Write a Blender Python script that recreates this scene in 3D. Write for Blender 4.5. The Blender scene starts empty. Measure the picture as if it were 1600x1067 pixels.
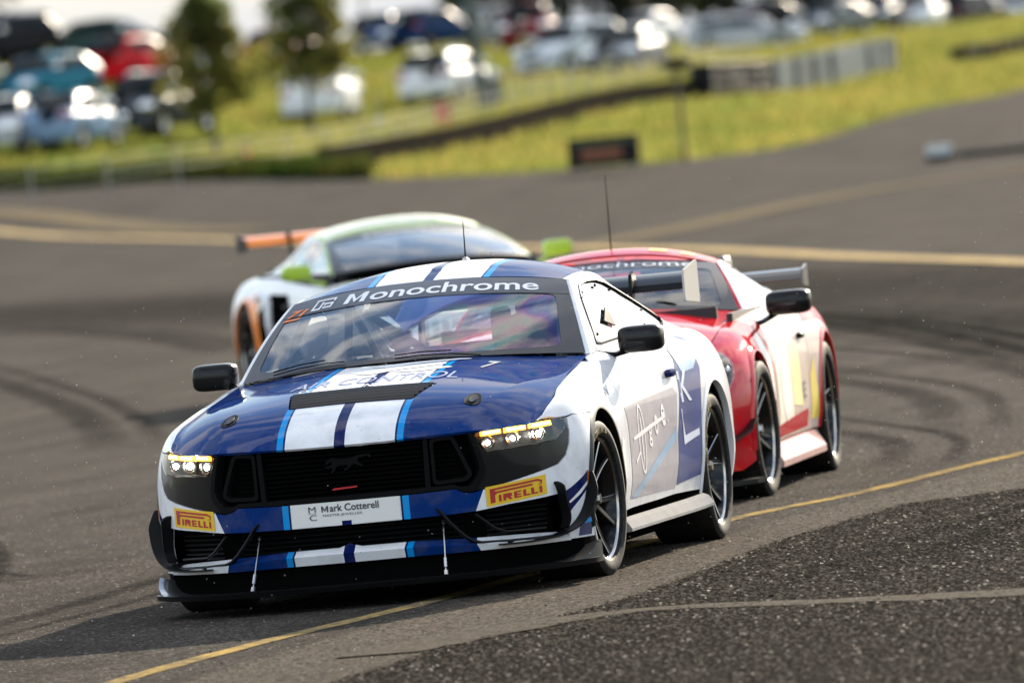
import bpy, bmesh, math, random
import numpy as np
from mathutils import Vector, Matrix
from mathutils.geometry import tessellate_polygon
random.seed(7)
rad = math.radians
scene = bpy.context.scene
COL = scene.collection

# ------------------------------------------------------------------ camera, light, exposure
CAM = Vector((49.6234, 10.1629, 2.1517))
RIGHT = Vector((-0.19152787, 0.97676571, -0.09615524))
DOWN = Vector((0.04063293, -0.08999394, -0.99511309))
FWD = Vector((-0.98064573, -0.19449896, -0.02245251))
cam_data = bpy.data.cameras.new('camera')
cam = bpy.data.objects.new('camera', cam_data)
COL.objects.link(cam)
cam.matrix_world = Matrix(((RIGHT.x, -DOWN.x, -FWD.x, CAM.x), (RIGHT.y, -DOWN.y, -FWD.y, CAM.y),
                           (RIGHT.z, -DOWN.z, -FWD.z, CAM.z), (0, 0, 0, 1)))
cam_data.sensor_fit = 'HORIZONTAL'
cam_data.sensor_width = 36
cam_data.lens = 400
cam_data.clip_start = 1
cam_data.clip_end = 9000
cam_data.dof.use_dof = True
cam_data.dof.focus_distance = 49.0
cam_data.dof.aperture_fstop = 4.6
cam_data.dof.aperture_blades = 9
scene.camera = cam

SUN_DIR = Vector((-3.0, 0.56, 1.05)).normalized()          # towards the sun
SUN_EL = math.asin(SUN_DIR.z)
SUN_AZ = math.atan2(SUN_DIR.y, SUN_DIR.x)
world = bpy.data.worlds.new('World')
scene.world = world
world.use_nodes = True
wn = world.node_tree
wn.nodes.clear()
w_out = wn.nodes.new('ShaderNodeOutputWorld')
w_bg = wn.nodes.new('ShaderNodeBackground')
w_bg.inputs['Strength'].default_value = 0.11
sky = wn.nodes.new('ShaderNodeTexSky')
sky.sky_type = 'NISHITA'
sky.sun_disc = False
sky.sun_elevation = SUN_EL
sky.sun_rotation = math.pi / 2 - SUN_AZ
sky.air_density = 1.0
sky.dust_density = 0.2
# broken white cloud, its cover and brightness raised to add fill light
w_tc = wn.nodes.new('ShaderNodeTexCoord')
w_map = wn.nodes.new('ShaderNodeMapping')
w_map.inputs['Scale'].default_value = (1.0, 1.0, 3.0)
w_map.inputs['Location'].default_value = (3.1, 1.7, 0.6)   # cloud positions picked for what the bonnet reflects
w_noise = wn.nodes.new('ShaderNodeTexNoise')
w_noise.inputs['Scale'].default_value = 3.2
w_noise.inputs['Detail'].default_value = 6
w_noise.inputs['Roughness'].default_value = 0.58
w_ramp = wn.nodes.new('ShaderNodeValToRGB')
w_ramp.color_ramp.elements[0].position = 0.47
w_ramp.color_ramp.elements[1].position = 0.60
w_mix = wn.nodes.new('ShaderNodeMix')
w_mix.data_type = 'RGBA'
w_mix.inputs['B'].default_value = (7.6, 7.4, 7.1, 1)
wn.links.new(w_tc.outputs['Generated'], w_map.inputs['Vector'])
wn.links.new(w_map.outputs['Vector'], w_noise.inputs['Vector'])
wn.links.new(w_noise.outputs['Fac'], w_ramp.inputs['Fac'])
# pale veil of cloud low over the horizon all round
w_sep = wn.nodes.new('ShaderNodeSeparateXYZ')
w_low = wn.nodes.new('ShaderNodeMapRange')
for k_, v_ in zip(('From Min', 'From Max', 'To Min', 'To Max'), (0.0, 0.12, 1.0, 0.0)): w_low.inputs[k_].default_value = v_
w_veil = wn.nodes.new('ShaderNodeMix'); w_veil.data_type = 'RGBA'
w_veil.inputs['B'].default_value = (2.45, 2.6, 2.8, 1)
wn.links.new(w_tc.outputs['Generated'], w_sep.inputs[0])
wn.links.new(w_sep.outputs['Z'], w_low.inputs['Value'])
wn.links.new(w_ramp.outputs['Color'], w_mix.inputs['Factor'])
wn.links.new(w_low.outputs['Result'], w_veil.inputs['Factor'])
wn.links.new(w_mix.outputs['Result'], w_veil.inputs['A'])
wn.links.new(sky.outputs['Color'], w_mix.inputs['A'])
wn.links.new(w_veil.outputs['Result'], w_bg.inputs['Color'])
wn.links.new(w_bg.outputs['Background'], w_out.inputs['Surface'])

sun_data = bpy.data.lights.new('sun', 'SUN')
sun_data.energy = 5.0
sun_data.angle = rad(0.5)
sun_data.color = (1.0, 0.87, 0.69)
sun = bpy.data.objects.new('sun', sun_data)
COL.objects.link(sun)
sun.rotation_euler = SUN_DIR.to_track_quat('Z', 'Y').to_euler()
sun.location = (0, 0, 30)

vs = scene.view_settings
vs.view_transform = 'Standard'
vs.look = 'None'
vs.exposure = 1.36
vs.gamma = 1
vs.use_curve_mapping = False
scene.cycles.use_denoising = True
scene.cycles.max_bounces = 10
scene.cycles.transparent_max_bounces = 16
scene.cycles.sample_clamp_indirect = 12

# ------------------------------------------------------------------ helpers
def link(name, me, mat=None, parent=None):
    o = bpy.data.objects.new(name, me)
    COL.objects.link(o)
    if mat is not None and me is not None:
        for m in (mat if isinstance(mat, (list, tuple)) else [mat]):
            me.materials.append(m)
    if parent is not None:
        o.parent = parent
    return o

def thing(name, label, cat, loc=(0, 0, 0), rz=0.0, group=None):
    o = bpy.data.objects.new(name, None)
    COL.objects.link(o)
    o.empty_display_size = 0.2
    o.location = loc
    o.rotation_euler = (0, 0, rz)
    return tag(o, label, cat, group)

def tag(o, label=None, cat=None, group=None, kind=None):
    if label: o['label'] = label
    if cat: o['category'] = cat
    if group: o['group'] = group
    if kind: o['kind'] = kind
    return o

def kids(o):
    return list(o.children)

def copy_tree(o, parent=None):
    c = o.copy()
    COL.objects.link(c)
    if parent is not None:
        c.parent = parent
    for ch in kids(o):
        copy_tree(ch, c)
    return c

def finish(bm, name, mat, parent, smooth=True, ang=38):
    me = bpy.data.meshes.new(name)
    bm.to_mesh(me)
    bm.free()
    if smooth:
        me.polygons.foreach_set('use_smooth', [True] * len(me.polygons))
        me.set_sharp_from_angle(angle=rad(ang))
    return link(name, me, mat, parent)

class MB:
    """collects simple shapes into one mesh"""
    def __init__(self):
        self.v, self.f, self.mi = [], [], []
    def add(self, v, f, mi=0):
        n = len(self.v)
        self.v += [tuple(p) for p in v]
        self.f += [tuple(i + n for i in q) for q in f]
        self.mi += [mi] * len(f)
        return self
    def box(self, c, s, rz=0, mi=0, M=None):
        x, y, z = s[0] / 2, s[1] / 2, s[2] / 2
        pts = [Vector((a * x, b * y, d * z)) for a in (-1, 1) for b in (-1, 1) for d in (-1, 1)]
        R = M or Matrix.Rotation(rz, 3, 'Z')
        pts = [R @ p + Vector(c) for p in pts]
        return self.add(pts, [(0, 1, 3, 2), (4, 6, 7, 5), (0, 4, 5, 1), (2, 3, 7, 6), (0, 2, 6, 4), (1, 5, 7, 3)], mi)
    def tube(self, path, r, n=8, mi=0, cap=True, flat=1.0):
        path = [Vector(p) for p in path]
        rr = r if isinstance(r, (list, tuple)) else [r] * len(path)
        vv, ff = [], []
        up = Vector((0, 0, 1))
        for i, p in enumerate(path):
            t = (path[min(i + 1, len(path) - 1)] - path[max(i - 1, 0)]).normalized()
            a = t.cross(up)
            if a.length < 1e-3: a = t.cross(Vector((1, 0, 0)))
            a.normalize()
            b = t.cross(a).normalized()
            for k in range(n):
                th = 2 * math.pi * k / n
                vv.append(p + a * rr[i] * math.cos(th) + b * rr[i] * flat * math.sin(th))
        for i in range(len(path) - 1):
            for k in range(n):
                ff.append((i * n + k, i * n + (k + 1) % n, (i + 1) * n + (k + 1) % n, (i + 1) * n + k))
        if cap:
            ff.append(tuple(range(n - 1, -1, -1)))
            ff.append(tuple(range((len(path) - 1) * n, len(path) * n)))
        return self.add(vv, ff, mi)
    def lathe(self, prof, n=32, M=None, mi=0, closed=False):
        # prof: (radius, axial); axis = local y ; M places it
        M = M or Matrix.Identity(4)
        vv, ff = [], []
        for k in range(n):
            th = 2 * math.pi * k / n
            for (r, a) in prof:
                vv.append(M @ Vector((r * math.cos(th), a, r * math.sin(th))))
        m = len(prof)
        for k in range(n):
            k2 = (k + 1) % n
            for j in range(m - 1 if not closed else m):
                j2 = (j + 1) % m
                ff.append((k * m + j, k * m + j2, k2 * m + j2, k2 * m + j))
        return self.add(vv, ff, mi)
    def blob(self, c, r, e=(0.6, 0.6), nu=20, nv=12, M=None, mi=0):
        # superellipsoid
        def sp(a, p): return math.copysign(abs(a) ** p, a)
        vv, ff = [], []
        R = M or Matrix.Identity(3)
        for j in range(nv + 1):
            ph = -math.pi / 2 + math.pi * j / nv
            for i in range(nu):
                th = 2 * math.pi * i / nu
                p = Vector((r[0] * sp(math.cos(ph), e[0]) * sp(math.cos(th), e[1]),
                            r[1] * sp(math.cos(ph), e[0]) * sp(math.sin(th), e[1]), r[2] * sp(math.sin(ph), e[0])))
                vv.append(R @ p + Vector(c))
        for j in range(nv):
            for i in range(nu):
                ff.append((j * nu + i, j * nu + (i + 1) % nu, (j + 1) * nu + (i + 1) % nu, (j + 1) * nu + i))
        return self.add(vv, ff, mi)
    def build(self, name, mat, parent=None, smooth=True, ang=38, merge=True):
        me = bpy.data.meshes.new(name)
        me.from_pydata(self.v, [], self.f)
        bm = bmesh.new()
        bm.from_mesh(me)
        bm.faces.ensure_lookup_table()
        for i, f in enumerate(bm.faces): f.material_index = self.mi[i]
        if merge: bmesh.ops.remove_doubles(bm, verts=bm.verts, dist=1e-5)
        bmesh.ops.recalc_face_normals(bm, faces=bm.faces)
        bpy.data.meshes.remove(me)
        return finish(bm, name, mat, parent, smooth, ang)

def area2(lp):
    return sum(lp[i][0] * lp[(i + 1) % len(lp)][1] - lp[(i + 1) % len(lp)][0] * lp[i][1] for i in range(len(lp)))

def flat_bm(loops, cu, cv):
    """2-D polygon (first loop outer, rest holes) -> bmesh cut by a grid"""
    bm = bmesh.new()
    flat = [Vector((p[0], p[1], 0)) for lp in loops for p in lp]
    tris = tessellate_polygon([[Vector((p[0], p[1], 0)) for p in lp] for lp in loops])
    vs_ = [bm.verts.new(p) for p in flat]
    for t in tris:
        a, b, c = (flat[i] for i in t)
        s = (b - a).cross(c - a).z
        if abs(s) < 1e-12: continue
        try: bm.faces.new([vs_[i] for i in (t if s > 0 else t[::-1])])
        except ValueError: pass
    bmesh.ops.remove_doubles(bm, verts=bm.verts, dist=1e-6)
    us = [p.x for p in flat]; vv = [p.y for p in flat]
    for (lo, hi, st, ax) in ((min(us), max(us), cu, 0), (min(vv), max(vv), cv, 1)):
        if not st: continue
        n = int((hi - lo) / st)
        for k in range(1, n + 1):
            c = lo + (hi - lo) * k / (n + 1)
            co = (c, 0, 0) if ax == 0 else (0, c, 0)
            no = (1, 0, 0) if ax == 0 else (0, 1, 0)
            bmesh.ops.bisect_plane(bm, geom=bm.verts[:] + bm.edges[:] + bm.faces[:], dist=1e-6, plane_co=co, plane_no=no)
    return bm

def panel(name, loops, fn, mat, parent, cu=0.05, cv=0.05, thick=0.012, ctr=(0, 0, 0.4), smooth=True, ang=38, up=False, crease=()):
    """a sheet cut from a 2-D outline, laid on the surface fn(u, v), with turned-in edges"""
    if not isinstance(loops[0][0], (list, tuple)): loops = [loops]
    bm = flat_bm(loops, cu, cv)
    for c_ in crease:
        bmesh.ops.bisect_plane(bm, geom=bm.verts[:] + bm.edges[:] + bm.faces[:], dist=1e-6, plane_co=(0, c_, 0), plane_no=(0, 1, 0))
    for e in bm.edges:
        if any(abs(e.verts[0].co.y - c_) < 1e-5 and abs(e.verts[1].co.y - c_) < 1e-5 for c_ in crease): e.smooth = False
    for v in bm.verts: v.co = Vector(fn(v.co.x, v.co.y))
    bmesh.ops.remove_doubles(bm, verts=bm.verts, dist=1e-6)
    bm.normal_update()
    c = Vector(ctr)
    s = sum((f.normal.z if up else f.normal.dot(f.calc_center_median() - c)) * f.calc_area() for f in bm.faces)
    if s < 0: bmesh.ops.reverse_faces(bm, faces=bm.faces)
    bm.normal_update()
    if thick:
        nrm = {v: v.normal.copy() for v in bm.verts}
        bd = [e for e in bm.edges if e.is_boundary]
        ret = bmesh.ops.extrude_edge_only(bm, edges=bd)
        new = [g for g in ret['geom'] if isinstance(g, bmesh.types.BMVert)]
        old = {}
        for v in new:
            for e in v.link_edges:
                w = e.other_vert(v)
                if w in nrm: old[v] = w
        for v in new:
            if v in old: v.co = v.co - nrm[old[v]] * thick
    return finish(bm, name, mat, parent, smooth, ang)

def curve(pts):
    """smooth interpolation through (x, y) points, no overshoot"""
    pts = sorted(pts)
    X = [p[0] for p in pts]; Y = [p[1] for p in pts]
    n = len(X)
    d = [(Y[i + 1] - Y[i]) / (X[i + 1] - X[i]) for i in range(n - 1)]
    m = [d[0]] + [0 if d[i - 1] * d[i] <= 0 else 2 * d[i - 1] * d[i] / (d[i - 1] + d[i]) for i in range(1, n - 1)] + [d[-1]]
    def f(x):
        if x <= X[0]: return Y[0]
        if x >= X[-1]: return Y[-1]
        lo, hi = 0, n - 1
        while hi - lo > 1:
            k = (lo + hi) // 2
            if X[k] <= x: lo = k
            else: hi = k
        h = X[lo + 1] - X[lo]; t = (x - X[lo]) / h
        return ((1 + 2 * t) * (1 - t) ** 2 * Y[lo] + t * (1 - t) ** 2 * h * m[lo] +
                t * t * (3 - 2 * t) * Y[lo + 1] + t * t * (t - 1) * h * m[lo + 1])
    return f

def sm(a, b, x):
    t = min(1, max(0, (x - a) / (b - a)))
    return t * t * (3 - 2 * t)

def rounded(poly, r, n=4):
    """round the corners of a 2-D polygon"""
    out = []
    N = len(poly)
    for i in range(N):
        p = Vector(poly[i]); a = Vector(poly[i - 1]); b = Vector(poly[(i + 1) % N])
        da, db = (a - p), (b - p)
        ra = min(r, da.length * 0.45, db.length * 0.45)
        pa = p + da.normalized() * ra; pb = p + db.normalized() * ra
        for k in range(n + 1):
            t = k / n
            q = pa * (1 - t) ** 2 + p * 2 * t * (1 - t) + pb * t * t
            out.append((q.x, q.y))
    return out

def mirror(poly): return [(-p[0], p[1]) for p in reversed(poly)]

def text_poly(s, size=1.0, bold=0.0, sx=1.0, shear=0.0, res=4):
    """flat lettering as (verts, faces) in text space, origin at its left baseline"""
    cu = bpy.data.curves.new('lettering', 'FONT')
    cu.body = s; cu.size = size; cu.offset = bold; cu.resolution_u = res; cu.shear = shear
    cu.fill_mode = 'FRONT'
    o = bpy.data.objects.new('lettering', cu)
    COL.objects.link(o)
    dg = bpy.context.evaluated_depsgraph_get()
    me = bpy.data.meshes.new_from_object(o.evaluated_get(dg))
    vs_ = [(v.co.x * sx, v.co.y) for v in me.vertices]
    fs = [tuple(p.vertices) for p in me.polygons]
    bpy.data.objects.remove(o); bpy.data.curves.remove(cu); bpy.data.meshes.remove(me)
    return vs_, fs

def text_on(name, s, fn, mat, parent, box, bold=0.0, shear=0.0, ctr=(0, 0, 0.4), cut=0.0, up=False, rot=0.0):
    """lettering fitted to box (u0, v0, u1, v1) on the surface fn"""
    vs_, fs = text_poly(s, 1.0, bold, 1.0, shear)
    x0 = min(p[0] for p in vs_); x1 = max(p[0] for p in vs_); y0 = min(p[1] for p in vs_); y1 = max(p[1] for p in vs_)
    bm = bmesh.new()
    bv = [bm.verts.new(((p[0] - x0) / (x1 - x0), (p[1] - y0) / (y1 - y0), 0)) for p in vs_]
    for f in fs:
        try: bm.faces.new([bv[i] for i in f])
        except ValueError: pass
    if cut:
        for k in range(1, int(1 / cut)):
            bmesh.ops.bisect_plane(bm, geom=bm.verts[:] + bm.edges[:] + bm.faces[:], dist=1e-6, plane_co=(k * cut, 0, 0), plane_no=(1, 0, 0))
    u0, v0, u1, v1 = box
    for v in bm.verts:
        v.co = Vector(fn(u0 + (u1 - u0) * v.co.x, v0 + (v1 - v0) * v.co.y + rot * v.co.x))
    bm.normal_update()
    c = Vector(ctr)
    t = sum((f.normal.z if up else f.normal.dot(f.calc_center_median() - c)) * f.calc_area() for f in bm.faces)
    if t < 0: bmesh.ops.reverse_faces(bm, faces=bm.faces)
    return finish(bm, name, mat, parent, False)

# ------------------------------------------------------------------ materials
def principled(name, color=(0.5, 0.5, 0.5), rough=0.5, metal=0.0, coat=0.0, spec=0.5, emit=None, estr=0.0, alpha=1.0, coat_rough=0.03):
    m = bpy.data.materials.new(name)
    m.use_nodes = True
    b = m.node_tree.nodes['Principled BSDF']
    b.inputs['Base Color'].default_value = (*color, 1)
    b.inputs['Roughness'].default_value = rough
    b.inputs['Metallic'].default_value = metal
    b.inputs['Coat Weight'].default_value = coat
    b.inputs['Coat Roughness'].default_value = coat_rough
    b.inputs['Specular IOR Level'].default_value = spec
    if emit:
        b.inputs['Emission Color'].default_value = (*emit, 1)
        b.inputs['Emission Strength'].default_value = estr
    return m

class NT:
    """short-hand for building node trees"""
    def __init__(self, mat):
        self.nt = mat.node_tree; self.b = self.nt.nodes['Principled BSDF']
    def n(self, t, **kw):
        x = self.nt.nodes.new(t)
        for k, v in kw.items():
            if k in x.inputs and not hasattr(x, k): x.inputs[k].default_value = v
            elif hasattr(x, k): setattr(x, k, v)
            else: x.inputs[k].default_value = v
        return x
    def l(self, a, b): self.nt.links.new(a, b)
    def val(self, s, v):
        if isinstance(v, (int, float)): s.default_value = v
        else: self.l(v, s)
    def math(self, op, a, b=0.0, c=None):
        x = self.nt.nodes.new('ShaderNodeMath'); x.operation = op
        self.val(x.inputs[0], a); self.val(x.inputs[1], b)
        if c is not None: self.val(x.inputs[2], c)
        return x.outputs[0]
    def mix(self, f, a, b, blend='MIX'):
        x = self.nt.nodes.new('ShaderNodeMix'); x.data_type = 'RGBA'; x.blend_type = blend
        self.val(x.inputs['Factor'], f)
        for s, v in ((x.inputs['A'], a), (x.inputs['B'], b)):
            if isinstance(v, tuple): s.default_value = (*v, 1)[:4]
            else: self.l(v, s)
        return x.outputs['Result']
    def coords(self, kind='Object'):
        return self.nt.nodes.new('ShaderNodeTexCoord').outputs[kind]
    def xyz(self, v):
        s = self.nt.nodes.new('ShaderNodeSeparateXYZ'); self.l(v, s.inputs[0]); return s.outputs
    def noise(self, vec, scale, detail=3, rough=0.55, out='Fac'):
        x = self.nt.nodes.new('ShaderNodeTexNoise')
        x.inputs['Scale'].default_value = scale; x.inputs['Detail'].default_value = detail; x.inputs['Roughness'].default_value = rough
        if vec is not None: self.l(vec, x.inputs['Vector'])
        return x.outputs[out]
    def ramp(self, f, stops):
        x = self.nt.nodes.new('ShaderNodeValToRGB')
        el = x.color_ramp.elements
        while len(el) > 1: el.remove(el[-1])
        el[0].position = stops[0][0]; el[0].color = (*stops[0][1], 1)
        for p, c in stops[1:]:
            e = el.new(p); e.color = (*c, 1)
        self.l(f, x.inputs['Fac'])
        return x.outputs['Color']
    def fmap(self, f, a, b, c, d):
        x = self.nt.nodes.new('ShaderNodeMapRange')
        self.l(f, x.inputs['Value'])
        for k, v in zip(('From Min', 'From Max', 'To Min', 'To Max'), (a, b, c, d)): x.inputs[k].default_value = v
        return x.outputs['Result']
    def bump(self, h, strength, dist=0.01):
        x = self.nt.nodes.new('ShaderNodeBump'); x.inputs['Strength'].default_value = strength; x.inputs['Distance'].default_value = dist
        self.l(h, x.inputs['Height']); self.l(x.outputs['Normal'], self.b.inputs['Normal'])

BLUE = (0.0025, 0.028, 0.150)
NAVY = (0.004, 0.012, 0.085)
CYAN = (0.0, 0.28, 0.70)
WHITE = (0.80, 0.80, 0.82)

def dirt(N, base, amt=0.25, scale=9.0):
    """thin road film over paint"""
    f = N.noise(N.coords(), scale, 5, 0.6)
    k = N.fmap(f, 0.45, 0.75, 0.0, amt)
    base = N.mix(k, base, (0.16, 0.14, 0.12))
    v = N.n('ShaderNodeTexVoronoi'); v.inputs['Scale'].default_value = 34.0      # stone chips and flies
    N.l(N.coords(), v.inputs['Vector'])
    chip = N.math('MULTIPLY', N.math('LESS_THAN', v.outputs['Distance'], 0.085), N.math('GREATER_THAN', N.xyz(v.outputs['Color'])['X'], 0.72))
    return N.mix(N.math('MULTIPLY', chip, 0.7), base, (0.05, 0.045, 0.04))

def stripe_paint(name, base, outer=None, wedge=None, coat=1.0):
    m = principled(name, base, 0.5, 0, coat * .40, 0.0, coat_rough=0.04)
    N = NT(m)
    s = N.xyz(N.coords())
    ay = N.math('ABSOLUTE', s['Y'])
    col = base
    for a, b, c in ((0.249, 0.2765, CYAN), (0.240, 0.249, NAVY), (0.0235, 0.240, WHITE), (-1, 0.0235, NAVY)):
        k = N.math('MULTIPLY', N.math('GREATER_THAN', ay, a), N.math('LESS_THAN', ay, b))
        col = N.mix(k, col, c)
    if wedge:   # white beyond a slanted line |y| > y0 + k (z - z0)
        lim = N.math('MULTIPLY_ADD', N.math('SUBTRACT', s['Z'], wedge[1]), wedge[2], wedge[0])
        col = N.mix(N.math('GREATER_THAN', ay, lim), col, WHITE)
    col = dirt(N, col, 0.28)
    N.l(col, N.b.inputs['Base Color'])
    return m

def dirty(name, base, rough=0.35, coat=1.0, amt=0.2, metal=0.0):
    m = principled(name, base, rough, metal, coat * .7, 0.0, coat_rough=0.05)
    N = NT(m)
    N.l(dirt(N, base, amt), N.b.inputs['Base Color'])
    return m

M = {}
M['stripe'] = stripe_paint('striped_blue_paint', BLUE)
M['bumper'] = stripe_paint('striped_bumper_paint', BLUE, wedge=(0.585, 0.45, 0.42))
M['white'] = dirty('white_paint', WHITE)
M['navy'] = dirty('navy_wrap', NAVY, 0.45, 0.35)
M['skirt'] = dirty('grey_white_skirt', (0.34, 0.33, 0.32), 0.55, 0.0)
M['blue'] = dirty('blue_paint', BLUE)
M['cyan'] = principled('cyan_wrap', CYAN, 0.4, 0, 0.6)
M['greywrap'] = dirty('lilac_grey_wrap', (0.48, 0.45, 0.48), 0.45)  # glare on the blue door wrap, put into the base colour
M['black'] = principled('satin_black', (0.006, 0.006, 0.0065), 0.42, 0, 0, 0.15)
M['gloss_black'] = principled('gloss_black', (0.007, 0.007, 0.0075), 0.3, 0, 0.3, 0.1)
M['carbon'] = principled('carbon_black', (0.010, 0.010, 0.011), 0.35, 0, 0.12, 0.1)
M['matt'] = principled('matt_black', (0.0035, 0.0035, 0.0035), 0.8, 0, 0, 0.0)
M['grey'] = principled('dark_grey_plastic', (0.0065, 0.0065, 0.007), 0.5, 0, 0, 0.04)
M['tyre'] = principled('tyre_rubber', (0.016, 0.0155, 0.015), 0.7, 0, 0, 0.12)
_N = NT(M['tyre'])
_t = _N.noise(_N.coords(), 40, 4, 0.6)
_N.l(_N.ramp(_t, [(0.35, (0.010, 0.010, 0.010)), (0.7, (0.030, 0.028, 0.026))]), _N.b.inputs['Base Color'])
_N.bump(_t, 0.3, 0.004)
M['rim'] = principled('black_rim', (0.006, 0.006, 0.0065), 0.3, 0.0, 0.3, 0.2)
M['rim_lip'] = principled('polished_rim_lip', (0.45, 0.43, 0.41), 0.22, 1.0)
M['steel'] = principled('bare_steel', (0.55, 0.55, 0.55), 0.28, 1.0)
M['disc'] = principled('brake_disc', (0.12, 0.11, 0.10), 0.4, 1.0)
M['yellow'] = principled('yellow_sticker', (0.80, 0.50, 0.010), 0.45, 0, 0.3)
M['redprint'] = principled('red_print', (0.42, 0.012, 0.012), 0.5, 0, 0.3)
M['orange'] = principled('orange_print', (0.85, 0.20, 0.03), 0.5)
M['sticker'] = principled('white_sticker', (0.78, 0.76, 0.72), 0.45, 0, 0.2)
M['print'] = principled('black_print', (0.03, 0.03, 0.035), 0.5)
M['greyprint'] = principled('silver_print', (0.80, 0.80, 0.82), 0.5, 0, 0, 0.2)
M['banner'] = principled('banner_film', (0.016, 0.017, 0.022), 0.4, 0, 0.15)
M['drl'] = principled('amber_lamp', (0.8, 0.35, 0.02), 0.4, emit=(1.0, 0.36, 0.02), estr=3.2)
M['drl_core'] = principled('amber_core', (0.9, 0.6, 0.2), 0.4, emit=(1.0, 0.70, 0.16), estr=6.0)
M['lamp'] = principled('white_lamp', (0.9, 0.9, 0.9), 0.3, emit=(1.0, 0.96, 0.85), estr=60.0)
M['marker'] = principled('amber_marker', (0.35, 0.09, 0.02), 0.3, 0, 0.5)
M['chrome'] = principled('chrome', (0.7, 0.7, 0.7), 0.1, 1.0)
M['seat'] = principled('seat_shell', (0.03, 0.03, 0.032), 0.55)
M['cage'] = principled('roll_cage', (0.25, 0.25, 0.27), 0.35)
M['cabin'] = principled('cabin_floor', (0.03, 0.03, 0.034), 0.8)
M['belt'] = principled('harness', (0.5, 0.12, 0.03), 0.7)
M['suit'] = principled('race_suit', (0.20, 0.20, 0.24), 0.8)

def glass(name, tint=(0.8, 0.9, 0.92), refl=1.0, film=False, base=0.0):
    m = bpy.data.materials.new(name)
    m.use_nodes = True
    nt = m.node_tree
    nt.nodes.clear()
    out = nt.nodes.new('ShaderNodeOutputMaterial')
    tr = nt.nodes.new('ShaderNodeBsdfTransparent'); tr.inputs['Color'].default_value = (*tint, 1)
    gl = nt.nodes.new('ShaderNodeBsdfGlossy'); gl.inputs['Roughness'].default_value = 0.03
    gl.inputs['Color'].default_value = (refl, refl, refl, 1)
    fr = nt.nodes.new('ShaderNodeFresnel'); fr.inputs['IOR'].default_value = 1.5
    add = nt.nodes.new('ShaderNodeMath'); add.operation = 'ADD'; add.use_clamp = True; add.inputs[1].default_value = base
    mx = nt.nodes.new('ShaderNodeMixShader')
    nt.links.new(fr.outputs[0], add.inputs[0]); nt.links.new(add.outputs[0], mx.inputs[0])
    nt.links.new(tr.outputs[0], mx.inputs[1]); nt.links.new(gl.outputs[0], mx.inputs[2])
    nt.links.new(mx.outputs[0], out.inputs['Surface'])
    if film:   # coloured fringes of the stretched tear-off film
        tc = nt.nodes.new('ShaderNodeTexCoord')
        mp = nt.nodes.new('ShaderNodeMapping'); mp.inputs['Scale'].default_value = (1.0, 1.6, 2.2)
        mp.inputs['Rotation'].default_value = (0.0, 0.0, 0.5)
        no = nt.nodes.new('ShaderNodeTexNoise'); no.inputs['Scale'].default_value = 1.7; no.inputs['Detail'].default_value = 3; no.inputs['Distortion'].default_value = 0.8
        rp = nt.nodes.new('ShaderNodeValToRGB')
        el = rp.color_ramp.elements
        cols = [(0.30, (0.75, 0.82, 0.92)), (0.42, (0.45, 0.52, 0.95)), (0.49, (0.66, 0.45, 0.95)), (0.55, (1.0, 0.75, 0.90)),
                (0.62, (0.90, 0.92, 0.90)), (0.70, (0.25, 0.80, 0.85))]
        el[0].position, el[0].color = cols[0][0], (*cols[0][1], 1)
        el[1].position, el[1].color = cols[-1][0], (*cols[-1][1], 1)
        for p, c in cols[1:-1]:
            e = el.new(p); e.color = (*c, 1)
        sx = nt.nodes.new('ShaderNodeSeparateXYZ')
        mr = nt.nodes.new('ShaderNodeMapRange')
        for k, v in zip(('From Min', 'From Max', 'To Min', 'To Max'), (-0.15, 0.30, 0.0, 0.95)): mr.inputs[k].default_value = v
        mc = nt.nodes.new('ShaderNodeMix'); mc.data_type = 'RGBA'; mc.inputs['A'].default_value = (0.85, 0.88, 0.92, 1)
        nt.links.new(tc.outputs['Object'], mp.inputs['Vector']); nt.links.new(mp.outputs[0], no.inputs['Vector'])
        nt.links.new(no.outputs['Fac'], rp.inputs['Fac'])
        nt.links.new(tc.outputs['Object'], sx.inputs[0]); nt.links.new(sx.outputs['Y'], mr.inputs['Value'])
        nt.links.new(mr.outputs[0], mc.inputs['Factor']); nt.links.new(rp.outputs['Color'], mc.inputs['B'])
        nt.links.new(mc.outputs['Result'], gl.inputs['Color'])
    return m
M['windscreen'] = glass('windscreen_glass', (0.70, 0.77, 0.80), 1.0, True, 0.09)
M['clear'] = glass('clear_cover', (0.95, 0.95, 0.95))
M['darkglass'] = glass('dark_glass', (0.25, 0.28, 0.30))
M['sideglass'] = glass('side_polycarbonate', (0.55, 0.58, 0.60), 1.0, False, 0.12)
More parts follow.
